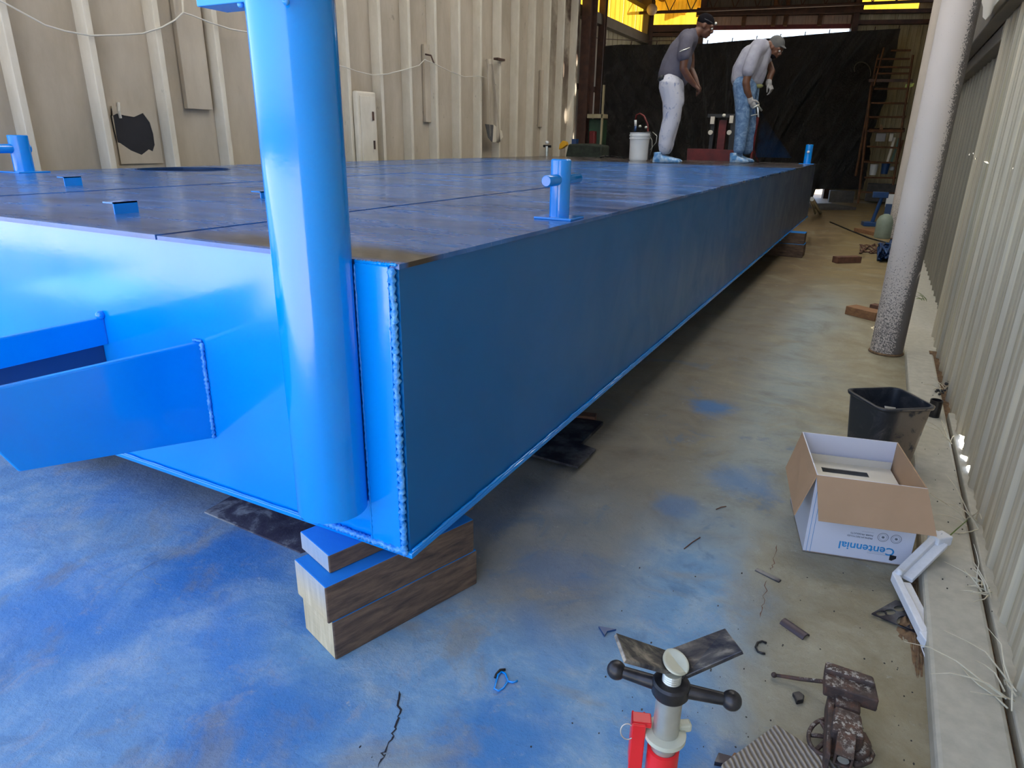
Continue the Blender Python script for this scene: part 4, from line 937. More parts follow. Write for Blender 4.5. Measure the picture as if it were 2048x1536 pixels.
for (x0, y0, x1, y1, lab) in ((1368, 1099, 1400, 1076, 'longer thin brown twig on the floor'), (1432, 1020, 1452, 1014, 'tiny twig on the floor nearer the black bin')):
    MB().tube([atz(x0, y0)+Vector((0, 0, .003)), atz((x0+x1)/2, (y0+y1)/2-1)+Vector((0, 0, .004)), atz(x1, y1)+Vector((0, 0, .003))], .002, 5).build('twig', BRICK, None, lab, 'twig')
# weathered board (end of a plank, cut off by the frame)
P = [atz(1552, 1447), atz(1442, 1532), atz(1470, 1640), atz(1760, 1640), atz(1702, 1550)]
t = thing('weathered_board', P[0], 'weathered grey board with raised grain at the bottom edge under the vise', 'board')
zt_ = .03
top = [atz(1552, 1447, zt_), atz(1444, 1526, zt_), atz(1420, 1640, zt_), atz(1740, 1640, zt_), atz(1678, 1528, zt_)]
bd_ = MB().prism([Vector((q.x, q.y, 0)) for q in top], (0, 0, zt_)).build('plank', None, t, bevel=.004)
d = (top[4]-top[0]).normalized(); ang = math.atan2(d.y, d.x)
n = NB('board_grain'); wv = n.n('ShaderNodeTexWave', wave_type='BANDS', bands_direction='X'); wv.inputs['Scale'].default_value = 62; wv.inputs['Distortion'].default_value = 1.6; wv.inputs['Detail'].default_value = 3; wv.inputs['Detail Scale'].default_value = 1.0
n.l(n.P((1, .25, 1), (0, 0, -(ang+pi/2))), wv.inputs['Vector']); f = wv.outputs['Fac']
n.set(n.ramp(f, [(.0, (.16, .14, .125)), (.5, (.30, .265, .225)), (1, (.40, .36, .30))]), .85, 0, .2); n.bump(f, .8, .006); bd_.data.materials.clear(); bd_.data.materials.append(n.m)

# ---- bench vise lying on the floor
V0 = atz(1690, 1500); t = thing('bench_vise', (V0.x, V0.y, 0), 'rusty cast iron bench vise lying on the floor at bottom right', 'vise')
def scr(pts, z): return [atz(*q, z) for q in pts]
# top jaw block
zj = .11
J = scr([(1650, 1334), (1751, 1365), (1759, 1402), (1650, 1368)], zj)
MB().prism(J, (0, 0, -.035)).build('jaw', IRON, t, bevel=.004)
J = scr([(1652, 1320), (1748, 1352), (1752, 1368), (1650, 1336)], zj+.012)
MB().prism(J, (0, 0, -.03)).build('jaw_back', IRON, t, bevel=.006)
J = scr([(1668, 1376), (1722, 1393), (1722, 1425), (1672, 1408)], zj-.02)
MB().prism(J, (0, 0, -.06)).build('neck', IRON, t, bevel=.006)
J = scr([(1670, 1408), (1724, 1428), (1730, 1476), (1662, 1458)], zj-.01)
MB().prism(J, (0, 0, -.085)).build('body', IRON, t, bevel=.008)
J = scr([(1657, 1380), (1672, 1385), (1662, 1510), (1652, 1500)], zj-.03)
MB().prism(J, (0, 0, -.06)).build('side_rail', IRON, t, bevel=.004)
# hollow square slide with bolt
M0 = atz(1692, 1500, .09); a = atz(1692, 1474, .085); b = atz(1686, 1524, .075); d = (b-a).normalized(); sd = Vector((-d.y, d.x, 0)).normalized(); uu = d.cross(sd).normalized()
if uu.z < 0: uu = -uu
mb = MB(); Lb = (b-a).length; hw = .0185; tk = .0045
def bar(o_, u0, u1, v0, v1):
    p = []
    for s_ in (0, Lb):
        for (u, v) in ((u0, v0), (u1, v0), (u1, v1), (u0, v1)): p.append(o_+d*s_+sd*u+uu*v)
    mb.hexa(p)
bar(a, -hw, hw, hw-tk, hw); bar(a, -hw, hw, -hw, -hw+tk); bar(a, -hw, -hw+tk, -hw+tk, hw-tk); bar(a, hw-tk, hw, -hw+tk, hw-tk)
mb.build('slide_tube', IRON, t, bevel=.001)
MB().tube([a+d*(Lb-.012), a+d*(Lb-.004)], .012, 16).build('screw_end', ZINC, t, auto=40)
# base mount arc and curl
P = scr([(1722, 1470), (1730, 1488), (1726, 1505), (1712, 1515)], .05); MB().tube(P, [.012, .014, .014, .008], 8).build('mount_foot', IRON, t, smooth=True)
P = scr([(1741, 1496), (1745, 1508), (1738, 1520), (1722, 1527), (1708, 1528)], .035); MB().tube(P, [.002, .006, .008, .008, .008], 8).build('swivel_lug', IRON, t, smooth=True)
# handle rod
P = [atz(1549, 1350, .012), atz(1600, 1358, .02), atz(1655, 1364, .05)]
MB().tube(P, [.0042, .0052, .0055], 10).build('handle', IRON, t, smooth=True)
MB().ball(atz(1548, 1350, .012), .0075, 6).build('handle_knob', IRON, t, smooth=True)
# spoked ring
cR = atz(1655, 1478, .03); mb = MB()
ring = [atz(1655+38*cos(a), 1474+36*sin(a), .03) for a in [2*pi*k/28 for k in range(29)]]
mb.tube(ring, .005, 8, cap=False); mb.build('handwheel_rim', IRON, t, smooth=True)
for q in ((1622, 1470), (1640, 1440), (1632, 1500)): MB().tube([atz(1660, 1474, .03), atz(*q, .03)], .005, 6).build('spoke', IRON, t)

# ---- pipe jack stand with V head
zV = .56
C0 = atz(1353, 1328, zV)       # V valley centre
pxm = 1/ (F/(C0-CAM).dot(fw))  # metres per pixel there
t = thing('pipe_jack_stand', (C0.x, C0.y+.02, 0), 'red and silver pipe jack stand with a steel V head', 'pipe stand')
# V axis direction : wings spread along e, trough along g
Lt = atz(1232, 1265, zV+.05); Lb_ = atz(1252, 1319, zV+.03); Rt = atz(1450, 1256, zV+.05); Rb = atz(1485, 1302, zV+.05)
Vt = atz(1333, 1300, zV+.005); Vb = atz(1372, 1352, zV-.002)
def wing(a, b, c, d_, name):
    nn = (b-a).cross(c-a).normalized()
    if nn.z > 0: nn = -nn
    return MB().prism([a, b, c, d_], nn*.0075).build(name, SCUFF, t, bevel=.0012)
wing(Lt, Vt, Vb, Lb_, 'left_wing'); wing(Vt, Rt, Rb, Vb, 'right_wing')
# pad disc in the valley (top of screw, cream painted)
def capf(u, v):
    a_ = 2*pi*u; dx = v*(20*cos(a_)+17*sin(a_)); dy = v*(23*cos(a_)-13*sin(a_)); lat = abs(dx*52-dy*39)/65
    return atz(1352+dx, 1324+dy, zV+.006+.0004*lat)
MB().grid(capf, 36, 5).build('screw_cap', CREAM, t, solid=.003, smooth=True)
S0 = Vector((C0.x, C0.y, 0))+Vector((.0, .004, 0))
top_ = atz(1343, 1362, zV-.015); ax = Vector((top_.x, top_.y, 0))
prof = []
for k in range(20): prof.append((.0135+(.0012 if k % 2 else 0), zV-.035+k*.0020))
MB().lathe(ax, prof, 28).build('threaded_screw', ZINC, t, smooth=False)
MB().lathe(ax, [(.0265, zV-.040), (.029, zV-.036), (.029, zV-.018), (.026, zV-.014), (.015, zV-.014), (.014, zV-.040)], 36).build('handle_hub', BLACKIRON, t, auto=35)
hA = atz(1233, 1340, zV-.028); hB_ = atz(1463, 1401, zV-.028)
cc = ax+Vector((0, 0, zV-.028))
for e_, nm in ((hA, 'left'), (hB_, 'right')):
    d = (e_-cc).normalized(); L = (e_-cc).length
    MB().tube([cc+d*.02, cc+d*(L-.012)], [.0115, .0095], 14).build('handle_arm', BLACKIRON, t, auto=40)
    MB().ball(e_, .0155, 10).build('handle_ball', BLACKIRON, t, smooth=True)
MB().lathe(ax, [(.0205, .30), (.0205, zV-.040)], 36).build('inner_tube', ZINC, t, auto=40)
MB().lathe(ax, [(.0206, zV-.128), (.033, zV-.126), (.033, zV-.118), (.0206, zV-.116)], 36).build('collar', CREAM, t, auto=40)
MB().box(.012, .034, -.006, .010, -.006, .010, frameM(ax+Vector((.006, .01, zV-.118)), .6)).build('collar_lug', CREAM, t, bevel=.004)
MB().lathe(ax, [(.0255, .12), (.0255, zV-.152), (.0210, zV-.150), (.0208, .12)], 36).build('outer_tube', RED, t, auto=40)
M = frameM(ax+Vector((-.042, -.010, zV-.155)), .35)
mb = MB(); mb.box(-.011, .011, -.016, -.011, -.05, .055, M); mb.box(-.011, -.007, -.011, .014, -.035, .055, M); mb.box(.007, .011, -.011, .014, -.035, .055, M); mb.box(-.011, .02, -.011, .012, .045, .055, M)
mb.build('latch_housing', RED, t, bevel=.0025)
ringp = [M @ Vector((-.017+.011*cos(a), -.012+.004*sin(a), .035+.012*sin(a))) for a in [2*pi*k/20 for k in range(21)]]
MB().tube(ringp, .0011, 6, cap=False).build('pull_ring', ZINC, t, smooth=True)
for k in range(3):
    a = 2*pi*k/3+.5; f_ = ax+Vector((.22*cos(a), .22*sin(a), .012)); MB().tube([ax+Vector((.02*cos(a), .02*sin(a), .2)), f_], .010, 10).build('leg', RED, t, smooth=True)
    MB().ball(f_, .012, 6).build('foot', BLACK, t, smooth=True)

# ---- weeds along the wall
def weed(seed, base, n_, L, mat, label, spread=.5, r=.0017):
    rd = random.Random(seed); mb = MB(); b0 = Vector(base)
    for k in range(n_):
        a = rd.uniform(-pi, pi)*spread+pi; e = rd.uniform(.15, 1.1); ll = L*rd.uniform(.4, 1); pts = [b0+Vector((rd.uniform(-.02, .02), rd.uniform(-.05, .05), 0))]
        for s_ in range(4):
            a += rd.uniform(-.5, .5); e -= rd.uniform(.0, .35); pts.append(pts[-1]+Vector((cos(a)*cos(e), sin(a)*cos(e), sin(e)))*ll/4)
            pts[-1].z = max(pts[-1].z, .056); pts[-1].x = min(pts[-1].x, XR-.035)
        mb.tube(pts, [r*1.4, r*1.2, r, r*.8, r*.4], 4)
    return mb.build('dry_weed', mat, None, label, 'weed', kind='stuff')
def wb_(x, y): q = atz(x, y, .055); q.x = min(q.x, .50); return q
weed(1, wb_(1900, 880), 6, .15, GRASS, 'thin dry grass by the sunlit gap in the wall base')
weed(2, wb_(1945, 1050), 8, .22, GRASS, 'pale dry weed leaning over the curb beside the carton')
weed(3, wb_(1968, 1180), 14, .13, GRASS, 'tangle of white dead roots at the wall foot')
weed(4, wb_(2035, 1400), 9, .25, GRASS, 'branching dead weed at the lower right corner')
weed(5, wb_(1868, 602), 7, .14, GREEN, 'small green weed at the wall foot behind the near column')
weed(6, wb_(1885, 780), 7, .12, GRASS, 'dry grass tuft behind the pipe stub')
a = [atz(1935, 1040, .09), atz(1912, 1060, .10), atz(1888, 1082, .09), atz(1868, 1122, .06)]
MB().tube(a, [.0016, .0022, .0022, .001], 5).build('grass_stem', GREEN, None, 'green grass stem bent across the curb beside the foam corner', 'grass')
a = [atz(1833, 1262, .01), atz(1845, 1300, .012), atz(1858, 1335, .008)]
MB().tube(a, .0018, 5).build('root', FOAM, None, 'white root lying at the curb edge below the foam corner', 'root')
# bright gaps at the wall foot: jagged openings (real holes in the sheet)
def holes(obj_filter, polys):
    cm = MB()
    for P in polys: cm.prism(P, (.3, 0, 0))
    c = cm.build('cutter', BLACK)
    for o in [q for q in wr.children if obj_filter(q)]:
        sm = o.modifiers.new('s', 'SOLIDIFY'); sm.thickness = .001; b = o.modifiers.new('b', 'BOOLEAN'); b.object = c; b.solver = 'EXACT'
        bpy.context.view_layer.update(); me = bpy.data.meshes.new_from_object(o.evaluated_get(bpy.context.evaluated_depsgraph_get())); o.modifiers.clear(); o.data = me
    bpy.data.objects.remove(c)
def hp_(pts): return [atx(x, y, XR)-Vector((.12, 0, 0)) for x, y in pts]
hl = [hp_([(1917, 868), (1930, 873), (1931, 890), (1926, 900), (1936, 915), (1933, 925), (1922, 918), (1914, 898), (1922, 890)]), hp_([(1931, 935), (1941, 930), (1940, 946), (1934, 948)]),
      hp_([(1914, 437), (1923, 435), (1919, 450), (1914, 452)])]
for (x, y) in ((1917, 308), (1924, 307), (1953, 317), (1976, 325), (2028, 337)): hl.append(hp_([(x-2, y-2), (x+2, y-2), (x+2, y+2), (x-2, y+2)]))
holes(lambda q: q.name.startswith('panel'), hl)

# ================================================================== MID / FAR FLOOR ITEMS
def blk(x0, y0, x1, y1, h, dep, name, mat, label, cat, bev=.004):
    a, b = atz(x0, y0), atz(x1, y1); d = b-a; return MB().box(0, d.length, 0, dep, 0, h, frameM(a, math.atan2(d.y, d.x))).build(name, mat, None, label, cat, bevel=bev)
blk(1674, 527, 1722, 526, .075, .10, 'brick', BRICK, 'single red brown brick on the floor in mid aisle', 'brick')
blk(1689, 628, 1748, 643, .07, .13, 'wood_block', OAK, 'orange wooden block left of the near column foot', 'block')
blk(1737, 622, 1766, 628, .06, .08, 'wood_block', BRICK, 'small dark block half hidden behind the near column', 'block')
blk(1707, 463, 1758, 474, .06, .35, 'wood_plank', OAK, 'flat wooden plank lying before the far column', 'plank')
blk(1657, 404, 1706, 406, .27, .25, 'concrete_block', CONC, 'grey concrete block on the floor under the tarp hem', 'block')
blk(1640, 420, 1712, 420, .06, .9, 'dark_mat', CONC, 'dark flat rubble heap on the far floor', 'debris')
# green gas bottle, jack
P = atz(1764, 476); hh = zat(P, 428)
MB().lathe(P, [(.11, 0), (.12, .02), (.12, hh*.7), (.09, hh*.9), (.03, hh)], 24).build('gas_bottle', simple('pale_green_paint', (.30, .36, .28), None, .5), None, 'pale green gas bottle standing by the far column', 'gas bottle', auto=50)
P = atz(1745, 452); t = thing('floor_jack', P, 'dark blue tool stand with tilted lever beside the gas bottle', 'jack')
MB().box(-.17, .17, -.12, .12, 0, .07, frameM(P, .2)).build('base', NAVY, t, bevel=.01)
MB().tube([P+Vector((-.02, 0, .05)), P+Vector((.06, 0, .5))], .03, 8).build('lever', NAVY, t)
MB().box(-.09, .15, -.05, .05, .48, .58, frameM(P, .2)).build('head', NAVY, t, bevel=.01)
P = atz(1776, 440); t = thing('fire_extinguisher', P, 'orange red cylinder with white top behind the far column', 'extinguisher')
hh = zat(P, 383); MB().lathe(P, [(.07, 0.3), (.08, .34), (.08, hh-.35), (.05, hh-.28)], 16).build('body', RUST, t, auto=50); MB().box(-.10, .08, -.08, .08, hh-.28, hh-.05, frameM(P, 0)).build('top', WHITE, t, bevel=.01); MB().box(-.09, .09, -.09, .09, 0, .3, frameM(P, 0)).build('stand', NAVY, t)
# tangled hoses / rope
rd = random.Random(4)
def tangle(cx, cy, nx, r, mat, name, label, cat, sp=(20, 8), n_=40):
    P = []
    for k in range(n_):
        a = k*.7; q = atz(cx+sp[0]*sin(a*1.0+rd.random()*.5), cy+sp[1]*cos(a*1.3+rd.random()*.4)); P.append(q+Vector((0, 0, r+rd.random()*nx)))
    return MB().tube(P, r, 6).build(name, mat, None, label, cat, smooth=True)
tangle(1768, 512, .12, .014, NAVY, 'blue_rope', 'tangled dark blue rope heap behind the near column', 'rope', (13, 14), 60)
tangle(1736, 500, .02, .008, BRICK, 'brown_hose', 'loops of thin brown hose on the floor beside the blue rope', 'hose', (17, 9), 30)
P = [atz(1660, 445), atz(1700, 462), atz(1740, 478), atz(1775, 487)]
MB().tube([q+Vector((0, 0, .01)) for q in P], .012, 6).build('air_hose', BLACK, None, 'dark air hose crossing the far aisle floor', 'hose', smooth=True)
a, b = aty(1624, 398, 12.6), atz(1640, 428); b.z = .03
MB().tube([a, b], .035, 10).build('steel_pipe', ZINC, None, 'shiny steel pipe leaning out behind the far barge end', 'pipe')
a, b = aty(1618, 392, 12.9), atz(1630, 430); b.z = .03
MB().tube([a, b], .02, 8).build('steel_pipe', ZINC, None, 'thinner bright rod next to the leaning shiny pipe', 'pipe')

# ---- scaffold rack at the far right
t = thing('scaffold_rack', atz(1716, 407), 'tall rusty welded scaffold rack in front of the tarp right edge', 'scaffold')
def seg(x0, y0, x1, y1, Y0, Y1, r, mat=RUST, name='rail'):
    return MB().tube([aty(x0, y0, Y0), aty(x1, y1, Y1)], r, 6).build(name, mat, t)
YA, YB = 18.4, 18.9
seg(1716, 407, 1742, 172, YA, YA, .028, name='post'); seg(1711, 352, 1748, 150, YB, YB, .028, name='post'); seg(1748, 172, 1768, 95, YA, YA, .02, name='post')
seg(1786, 370, 1826, 110, YA, YA, .024, name='post'); seg(1742, 172, 1757, 108, YB, YB, .02, name='post')
for (yl, yr_, xl, xr) in ((384, 387, 1722, 1790), (355, 356, 1729, 1792), (324, 326, 1728, 1798), (293, 296, 1734, 1800), (262, 262, 1738, 1808), (234, 234, 1738, 1812), (206, 207, 1743, 1815), (178, 177, 1748, 1817), (147, 147, 1752, 1822), (134, 135, 1752, 1822), (118, 118, 1755, 1820), (101, 101, 1782, 1822)):
    seg(xl, yl, xr, yr_, YA, YA, .02 if yl != 262 else .035)
for yy in (320, 262, 206, 236): seg(1718+(352-yy)*.19, yy, 1733+(352-yy)*.19, yy+2, YB, YA, .014)
MB().hexa([aty(1738, 164, YA), aty(1826, 164, YA), aty(1826, 164, YB), aty(1744, 164, YB), aty(1738, 158, YA), aty(1826, 158, YA), aty(1826, 158, YB), aty(1744, 158, YB)]).build('shelf_board', BROWN, t)
MB().hexa([aty(1735, 264, YA), aty(1810, 264, YA), aty(1810, 260, YB), aty(1740, 260, YB), aty(1735, 260, YA), aty(1810, 260, YA), aty(1810, 256, YB), aty(1740, 256, YB)]).build('shelf_board', BROWN, t)
def farbox(x0, y0, x1, y1, Y, dep, name, mat, label, cat):
    a, b = aty(x0, y1, Y), aty(x1, y0, Y); return MB().box(min(a.x, b.x), max(a.x, b.x), Y, Y+dep, a.z, b.z).build(name, mat, None, label, cat, bevel=.01)
farbox(1750, 266, 1773, 283, 18.5, .3, 'storage_box', simple('grey_box', (.36, .36, .37), None, .6), 'grey white box hung below the middle scaffold shelf', 'box')
farbox(1777, 266, 1788, 283, 18.5, .3, 'storage_box', CREAMCARD, 'small cream box beside the grey white box', 'box')
farbox(1729, 160+210, 1800, 402, 19.2, .5, 'dark_cabinet', CONC, 'low dark cabinet behind the foot of the scaffold rack', 'cabinet')
for (x0, y0, x1, y1, mat, lab) in ((1773, 330, 1789, 275, CREAMCARD, 'pale board leaning in the scaffold rack'), (1782, 326, 1799, 276, simple('green_board', (.08, .16, .12), None, .6), 'green board leaning in the scaffold rack'), (1792, 326, 1806, 280, RUST, 'rust red board leaning in the scaffold rack')):
    MB().tube([aty(x0, y0, 18.6), aty(x1, y1, 18.6)], .035, 4).build('leaning_board', mat, None, lab, 'board')
P = aty(1745, 350, 18.6); MB().lathe(P, [(.07, 0), (.09, .24)], 16).build('white_cup', WHITE, None, 'small white bucket low in the scaffold rack', 'bucket', auto=50)
P = aty(1768, 348, 18.6); MB().lathe(P, [(.07, 0), (.09, .24)], 16).build('blue_cup', NAVY, None, 'small dark blue bucket low in the scaffold rack', 'bucket', auto=50)
P = aty(1784, 337, 18.75); MB().ball(P, .055, 6).build('work_lamp', WHITE, None, 'round white work lamp low in the scaffold rack', 'lamp', smooth=True)
MB().prism([aty(1808, 178, 18.45), aty(1812, 168, 18.45), aty(1829, 166, 18.45), aty(1826, 173, 18.45)], (0, .1, 0)).build('lime_light', LIME, None, 'lime yellow lens piece on the upper scaffold shelf', 'lamp')
P = [aty(1768, 262, 18.45), aty(1763, 248, 18.45), aty(1760, 255, 18.45), aty(1757, 262, 18.45)]
MB().prism(P, (0, .1, 0)).build('wood_scrap', OAK, None, 'wood scrap standing on the middle scaffold shelf', 'scrap')

# ================================================================== BEHIND / ON THE DECK
# bucket
P = atz(1276, 322, ZT); hB2 = zat(P, 265)-ZT; r0 = .105
t = thing('paint_bucket', P, 'white five gallon plastic bucket on the far deck', 'bucket')
MB().lathe(P, [(.118, 0), (.122, .01), (.138, hB2-.09), (.146, hB2-.088), (.146, hB2-.07), (.139, hB2-.068), (.141, hB2-.05), (.148, hB2-.048), (.148, hB2-.03), (.141, hB2-.028), (.142, hB2-.006), (.147, hB2), (.137, hB2), (.13, .02)], 32).build('pail', WHITE, t, auto=45)
MB().tube([P+Vector((.145, -.02, hB2-.04)), P+Vector((.20, -.06, hB2-.10)), P+Vector((.215, -.07, hB2-.2)), P+Vector((.19, -.06, hB2-.30))], .004, 5).build('wire_handle', ZINC, t, smooth=True)
# sprayer pump behind the bucket
P = atz(1282, 318, ZT); yy = P.y+.1
t = thing('paint_sprayer', (P.x, yy, ZT), 'dark paint sprayer pump with blue white tip rising behind the bucket', 'sprayer')
MB().lathe((P.x, yy+.1, ZT), [(.09, 0), (.09, .38), (.06, .42)], 20).build('pump_body', BLACK, t, auto=50)
a = aty(1271, 252, yy); b = aty(1271, 240, yy)
MB().tube([a, b], .02, 8).build('spray_tip', WHITE, t, smooth=True)
MB().tube([a-Vector((0, 0, .08)), a], .022, 8).build('tip_grip', NAVY, t, smooth=True)
for q in ((1280, 253), (1292, 255)): MB().ball(aty(*q, yy), .026, 6).build('gauge', ZINC, t, smooth=True)
P2 = [aty(*q, yy+.1) for q in ((1271, 240), (1273, 230), (1280, 227), (1288, 232), (1295, 248), (1296, 270), (1294, 300))]
MB().tube(P2, .014, 8).build('hose', DARKRED, t, smooth=True)
P2 = [atz(1295, 316, ZT), atz(1340, 317, ZT), atz(1365, 314.5, ZT)]
MB().tube([aty(1300, 300, yy), aty(1312, 285, yy), aty(1314, 272, yy), aty(1305, 264, yy)], .007, 6).build('wire_loop', ZINC, None, 'thin grey wire loop standing right of the bucket', 'wire', smooth=True)
# black coiled hose left of bucket lying on deck
Pp = [atz(1200+k*4, 317-2.2*sin(k*.35)-(k % 3)*.3, ZT)+Vector((0, 0, .02)) for k in range(14)]
MB().tube(Pp, .012, 6).build('spray_hose', BLACK, None, 'black spray hose lying on the far deck left of the bucket', 'hose', smooth=True)
# equipment behind the barge (stands on the floor)
def backbox(mb, x0, y0, x1, y1, Y, dep, zmin=None):
    a, b = aty(x0, y1, Y), aty(x1, y0, Y); mb.box(min(a.x, b.x), max(a.x, b.x), Y, Y+dep, a.z if zmin is None else zmin, b.z); return mb
YE = 12.2
t = thing('equipment_frame', Vector((aty(1440, 300, YE).x, YE, 0)), 'dark upright equipment frame with four pale lamps behind the barge', 'machine')
backbox(MB(), 1415, 232, 1431, 312, YE, .2, 0).build('left_upright', BLACK, t); backbox(MB(), 1454, 232, 1474, 312, YE, .2, 0).build('right_upright', BLACK, t)
backbox(MB(), 1431, 240, 1454, 312, YE+.1, .1, 0).build('centre_panel', DARKRED, t); backbox(MB(), 1415, 228, 1474, 235, YE, .2).build('crossbar', BLACK, t)
for q in ((1420, 233, 1429, 248), (1458, 231, 1467, 246)): backbox(MB(), *q, YE-.04, .04).build('square_lamp', CREAMCARD, t)
for q in ((1421.5, 265), (1459, 265)):
    p = aty(*q, YE); MB().tube([p, p-Vector((0, .04, 0))], .037, 16).build('round_lamp', CREAMCARD, t)
p = aty(1448, 231, YE); MB().ball(p, .03, 6).build('top_knob', CREAMCARD, t, smooth=True)
YE2 = 11.75
mb = MB(); a = [aty(*q, YE2) for q in ((1375, 297), (1421, 298), (1470, 301), (1470, 316), (1378, 316))]
a[3].z = 0; a[4].z = 0
mb.prism(a, (0, .25, 0)).build('red_trough', DARKRED, None, 'dark red steel trough behind the barge between the workers', 'trough')
backbox(MB(), 1500, 235, 1514, 316, 12.3, .15, 0).build('red_post', DARKRED, None, 'dark red post behind the spraying worker', 'post')
# left rear machinery
YM = 11.9
t = thing('covered_machine', aty(1150, 300, YM), 'dark green covered machine with yellow cap behind the barge far left', 'machine')
pts = [(1108, 318), (1136, 288), (1172, 287), (1204, 291), (1204, 318)]
a = [aty(*q, YM) for q in pts]; a[0].z = 0; a[-1].z = 0
MB().prism(a, (0, .4, 0)).build('cover', CLOTHG, t, bevel=.03)
a = [aty(*q, YM-.1) for q in ((1117, 299), (1119, 288), (1125, 281), (1132, 284), (1133, 290), (1124, 297))]
MB().prism(a, (0, .1, 0)).build('yellow_cap', YELLOW, t, bevel=.01)
backbox(MB(), 1143, 278, 1153, 290, YM+.1, .1).build('stub', NAVY, t)
YM2 = 14.2; t = thing('green_machine', Vector((aty(1190, 300, YM2).x, YM2, 0)), 'dark green and maroon machinery left of the tarp edge', 'machine')
backbox(MB(), 1174, 238, 1202, 316, YM2, .4, 0).build('body', GREENP, t, bevel=.02); backbox(MB(), 1174, 228, 1206, 236, YM2-.1, .3).build('top_rail', SIDING_TAN, t)
backbox(MB(), 1176, 262, 1190, 300, YM2-.12, .12).build('motor', DARKRED, t, bevel=.02); backbox(MB(), 1201, 170, 1206, 300, YM2-.1, .06).build('post', SIDING_TAN, t)
P = atz(1093, 312, ZT); t = thing('line_valve', (P.x, 12.0, 0), 'small grey valve on a stem beyond the barge edge', 'valve'); Yv = 12.0
MB().tube([Vector((aty(1093, 300, Yv).x, Yv, 0)), aty(1094, 292, Yv)], .035, 8).build('stem', ZINC, t); MB().ball(aty(1094, 285, Yv), .035, 6).build('knob', WHITE, t, smooth=True)
MB().tube([aty(1087, 292, Yv), aty(1102, 293, Yv)], .022, 8).build('cross_handle', BLACKIRON, t)

# ================================================================== PEOPLE
def remesh(mb, name, mat, parent, voxel=.011, smooth_it=4, loc=None, fac=.5):
    o = mb.build(name, mat, parent, fix=True)
    r = o.modifiers.new('r', 'REMESH'); r.mode = 'VOXEL'; r.voxel_size = voxel; r.use_smooth_shade = True
    s_ = o.modifiers.new('s', 'SMOOTH'); s_.iterations = smooth_it; s_.factor = fac
    bpy.context.view_layer.update(); me = bpy.data.meshes.new_from_object(o.evaluated_get(bpy.context.evaluated_depsgraph_get()))
    o.modifiers.clear(); o.data = me; me.shade_smooth(); return o
class Fig:
    """local frame: u = image right, v = towards camera, w = up; joints are taken in pixels of the photo at the figure's own distance"""
    def __init__(s, foot):
        s.P = atz(*foot, ZT); d = s.P-CAM; s.u = Vector((rt.x, rt.y, 0)).normalized(); s.v = -Vector((s.u.y*-1, s.u.x, 0)).normalized()
        s.v = Vector((s.u.y, -s.u.x, 0)); s.pl = s.P
    def p(s, x, y, v=0.0):
        q = atpl(x/4.6533+1300, y/4.6533+10, s.P+s.v*v, s.v); return q
def limb(mb, pts, rad, n=14, flat=None):
    """rounded capsule chain"""
    P = [Vector(q) for q in pts]; mb.tube(P, rad, n)
    for q, r in zip(P, rad): mb.ball(q, r*.999, 7)
    return mb
def orient(xa, up_=Vector((0, 0, 1))):
    xa = xa.normalized(); ya = up_.cross(xa).normalized(); za = xa.cross(ya); M = Matrix.Identity(4)
    for i in range(3): M[i][0] = xa[i]; M[i][1] = ya[i]; M[i][2] = za[i]
    return M
def head(mb, c, fwd, s=1.0):
    """skull, jaw, nose, ears around centre c looking along fwd"""
    M = orient(fwd)
    def q(x, y, z): return c+M @ Vector((x*s, y*s, z*s))
    mb.ball(q(-.01, 0, .02), .098*s, 12, M, (1.0, .80, 1.0)); mb.ball(q(.028, 0, -.045), .07*s, 10, M, (.95, .82, 1.05))
    mb.ball(q(.062, 0, -.088), .028*s, 8, M, (1, 1.2, .9)); mb.ball(q(.075, 0, .022), .035*s, 8, M, (.6, 1.8, .55))
    mb.tube([q(.085, 0, .015), q(.108, 0, -.022), q(.098, 0, -.034)], [.010*s, .017*s, .014*s], 8)
    for y in (-1, 1): mb.ball(q(-.005, y*.080, -.01), .026*s, 8, M, (.8, .35, 1.2)); mb.ball(q(.062, y*.035, -.03), .026*s, 8, M, (.8, 1, .8)); mb.ball(q(.099, y*.015, -.030), .011*s, 6)
    mb.ball(q(.090, 0, -.058), .020*s, 8, M, (.7, 1.25, .42)); mb.ball(q(.088, 0, -.069), .019*s, 8, M, (.7, 1.1, .42))
    return M, q
def eyes(q, M, s, t):
    for y in (-1, 1):
        MB().ball(q(.086, y*.031, .003), .0125*s, 6).build('eye', EYEW, t, smooth=True); MB().ball(q(.096, y*.031, .002), .006*s, 5).build('pupil', BLACK, t, smooth=True)
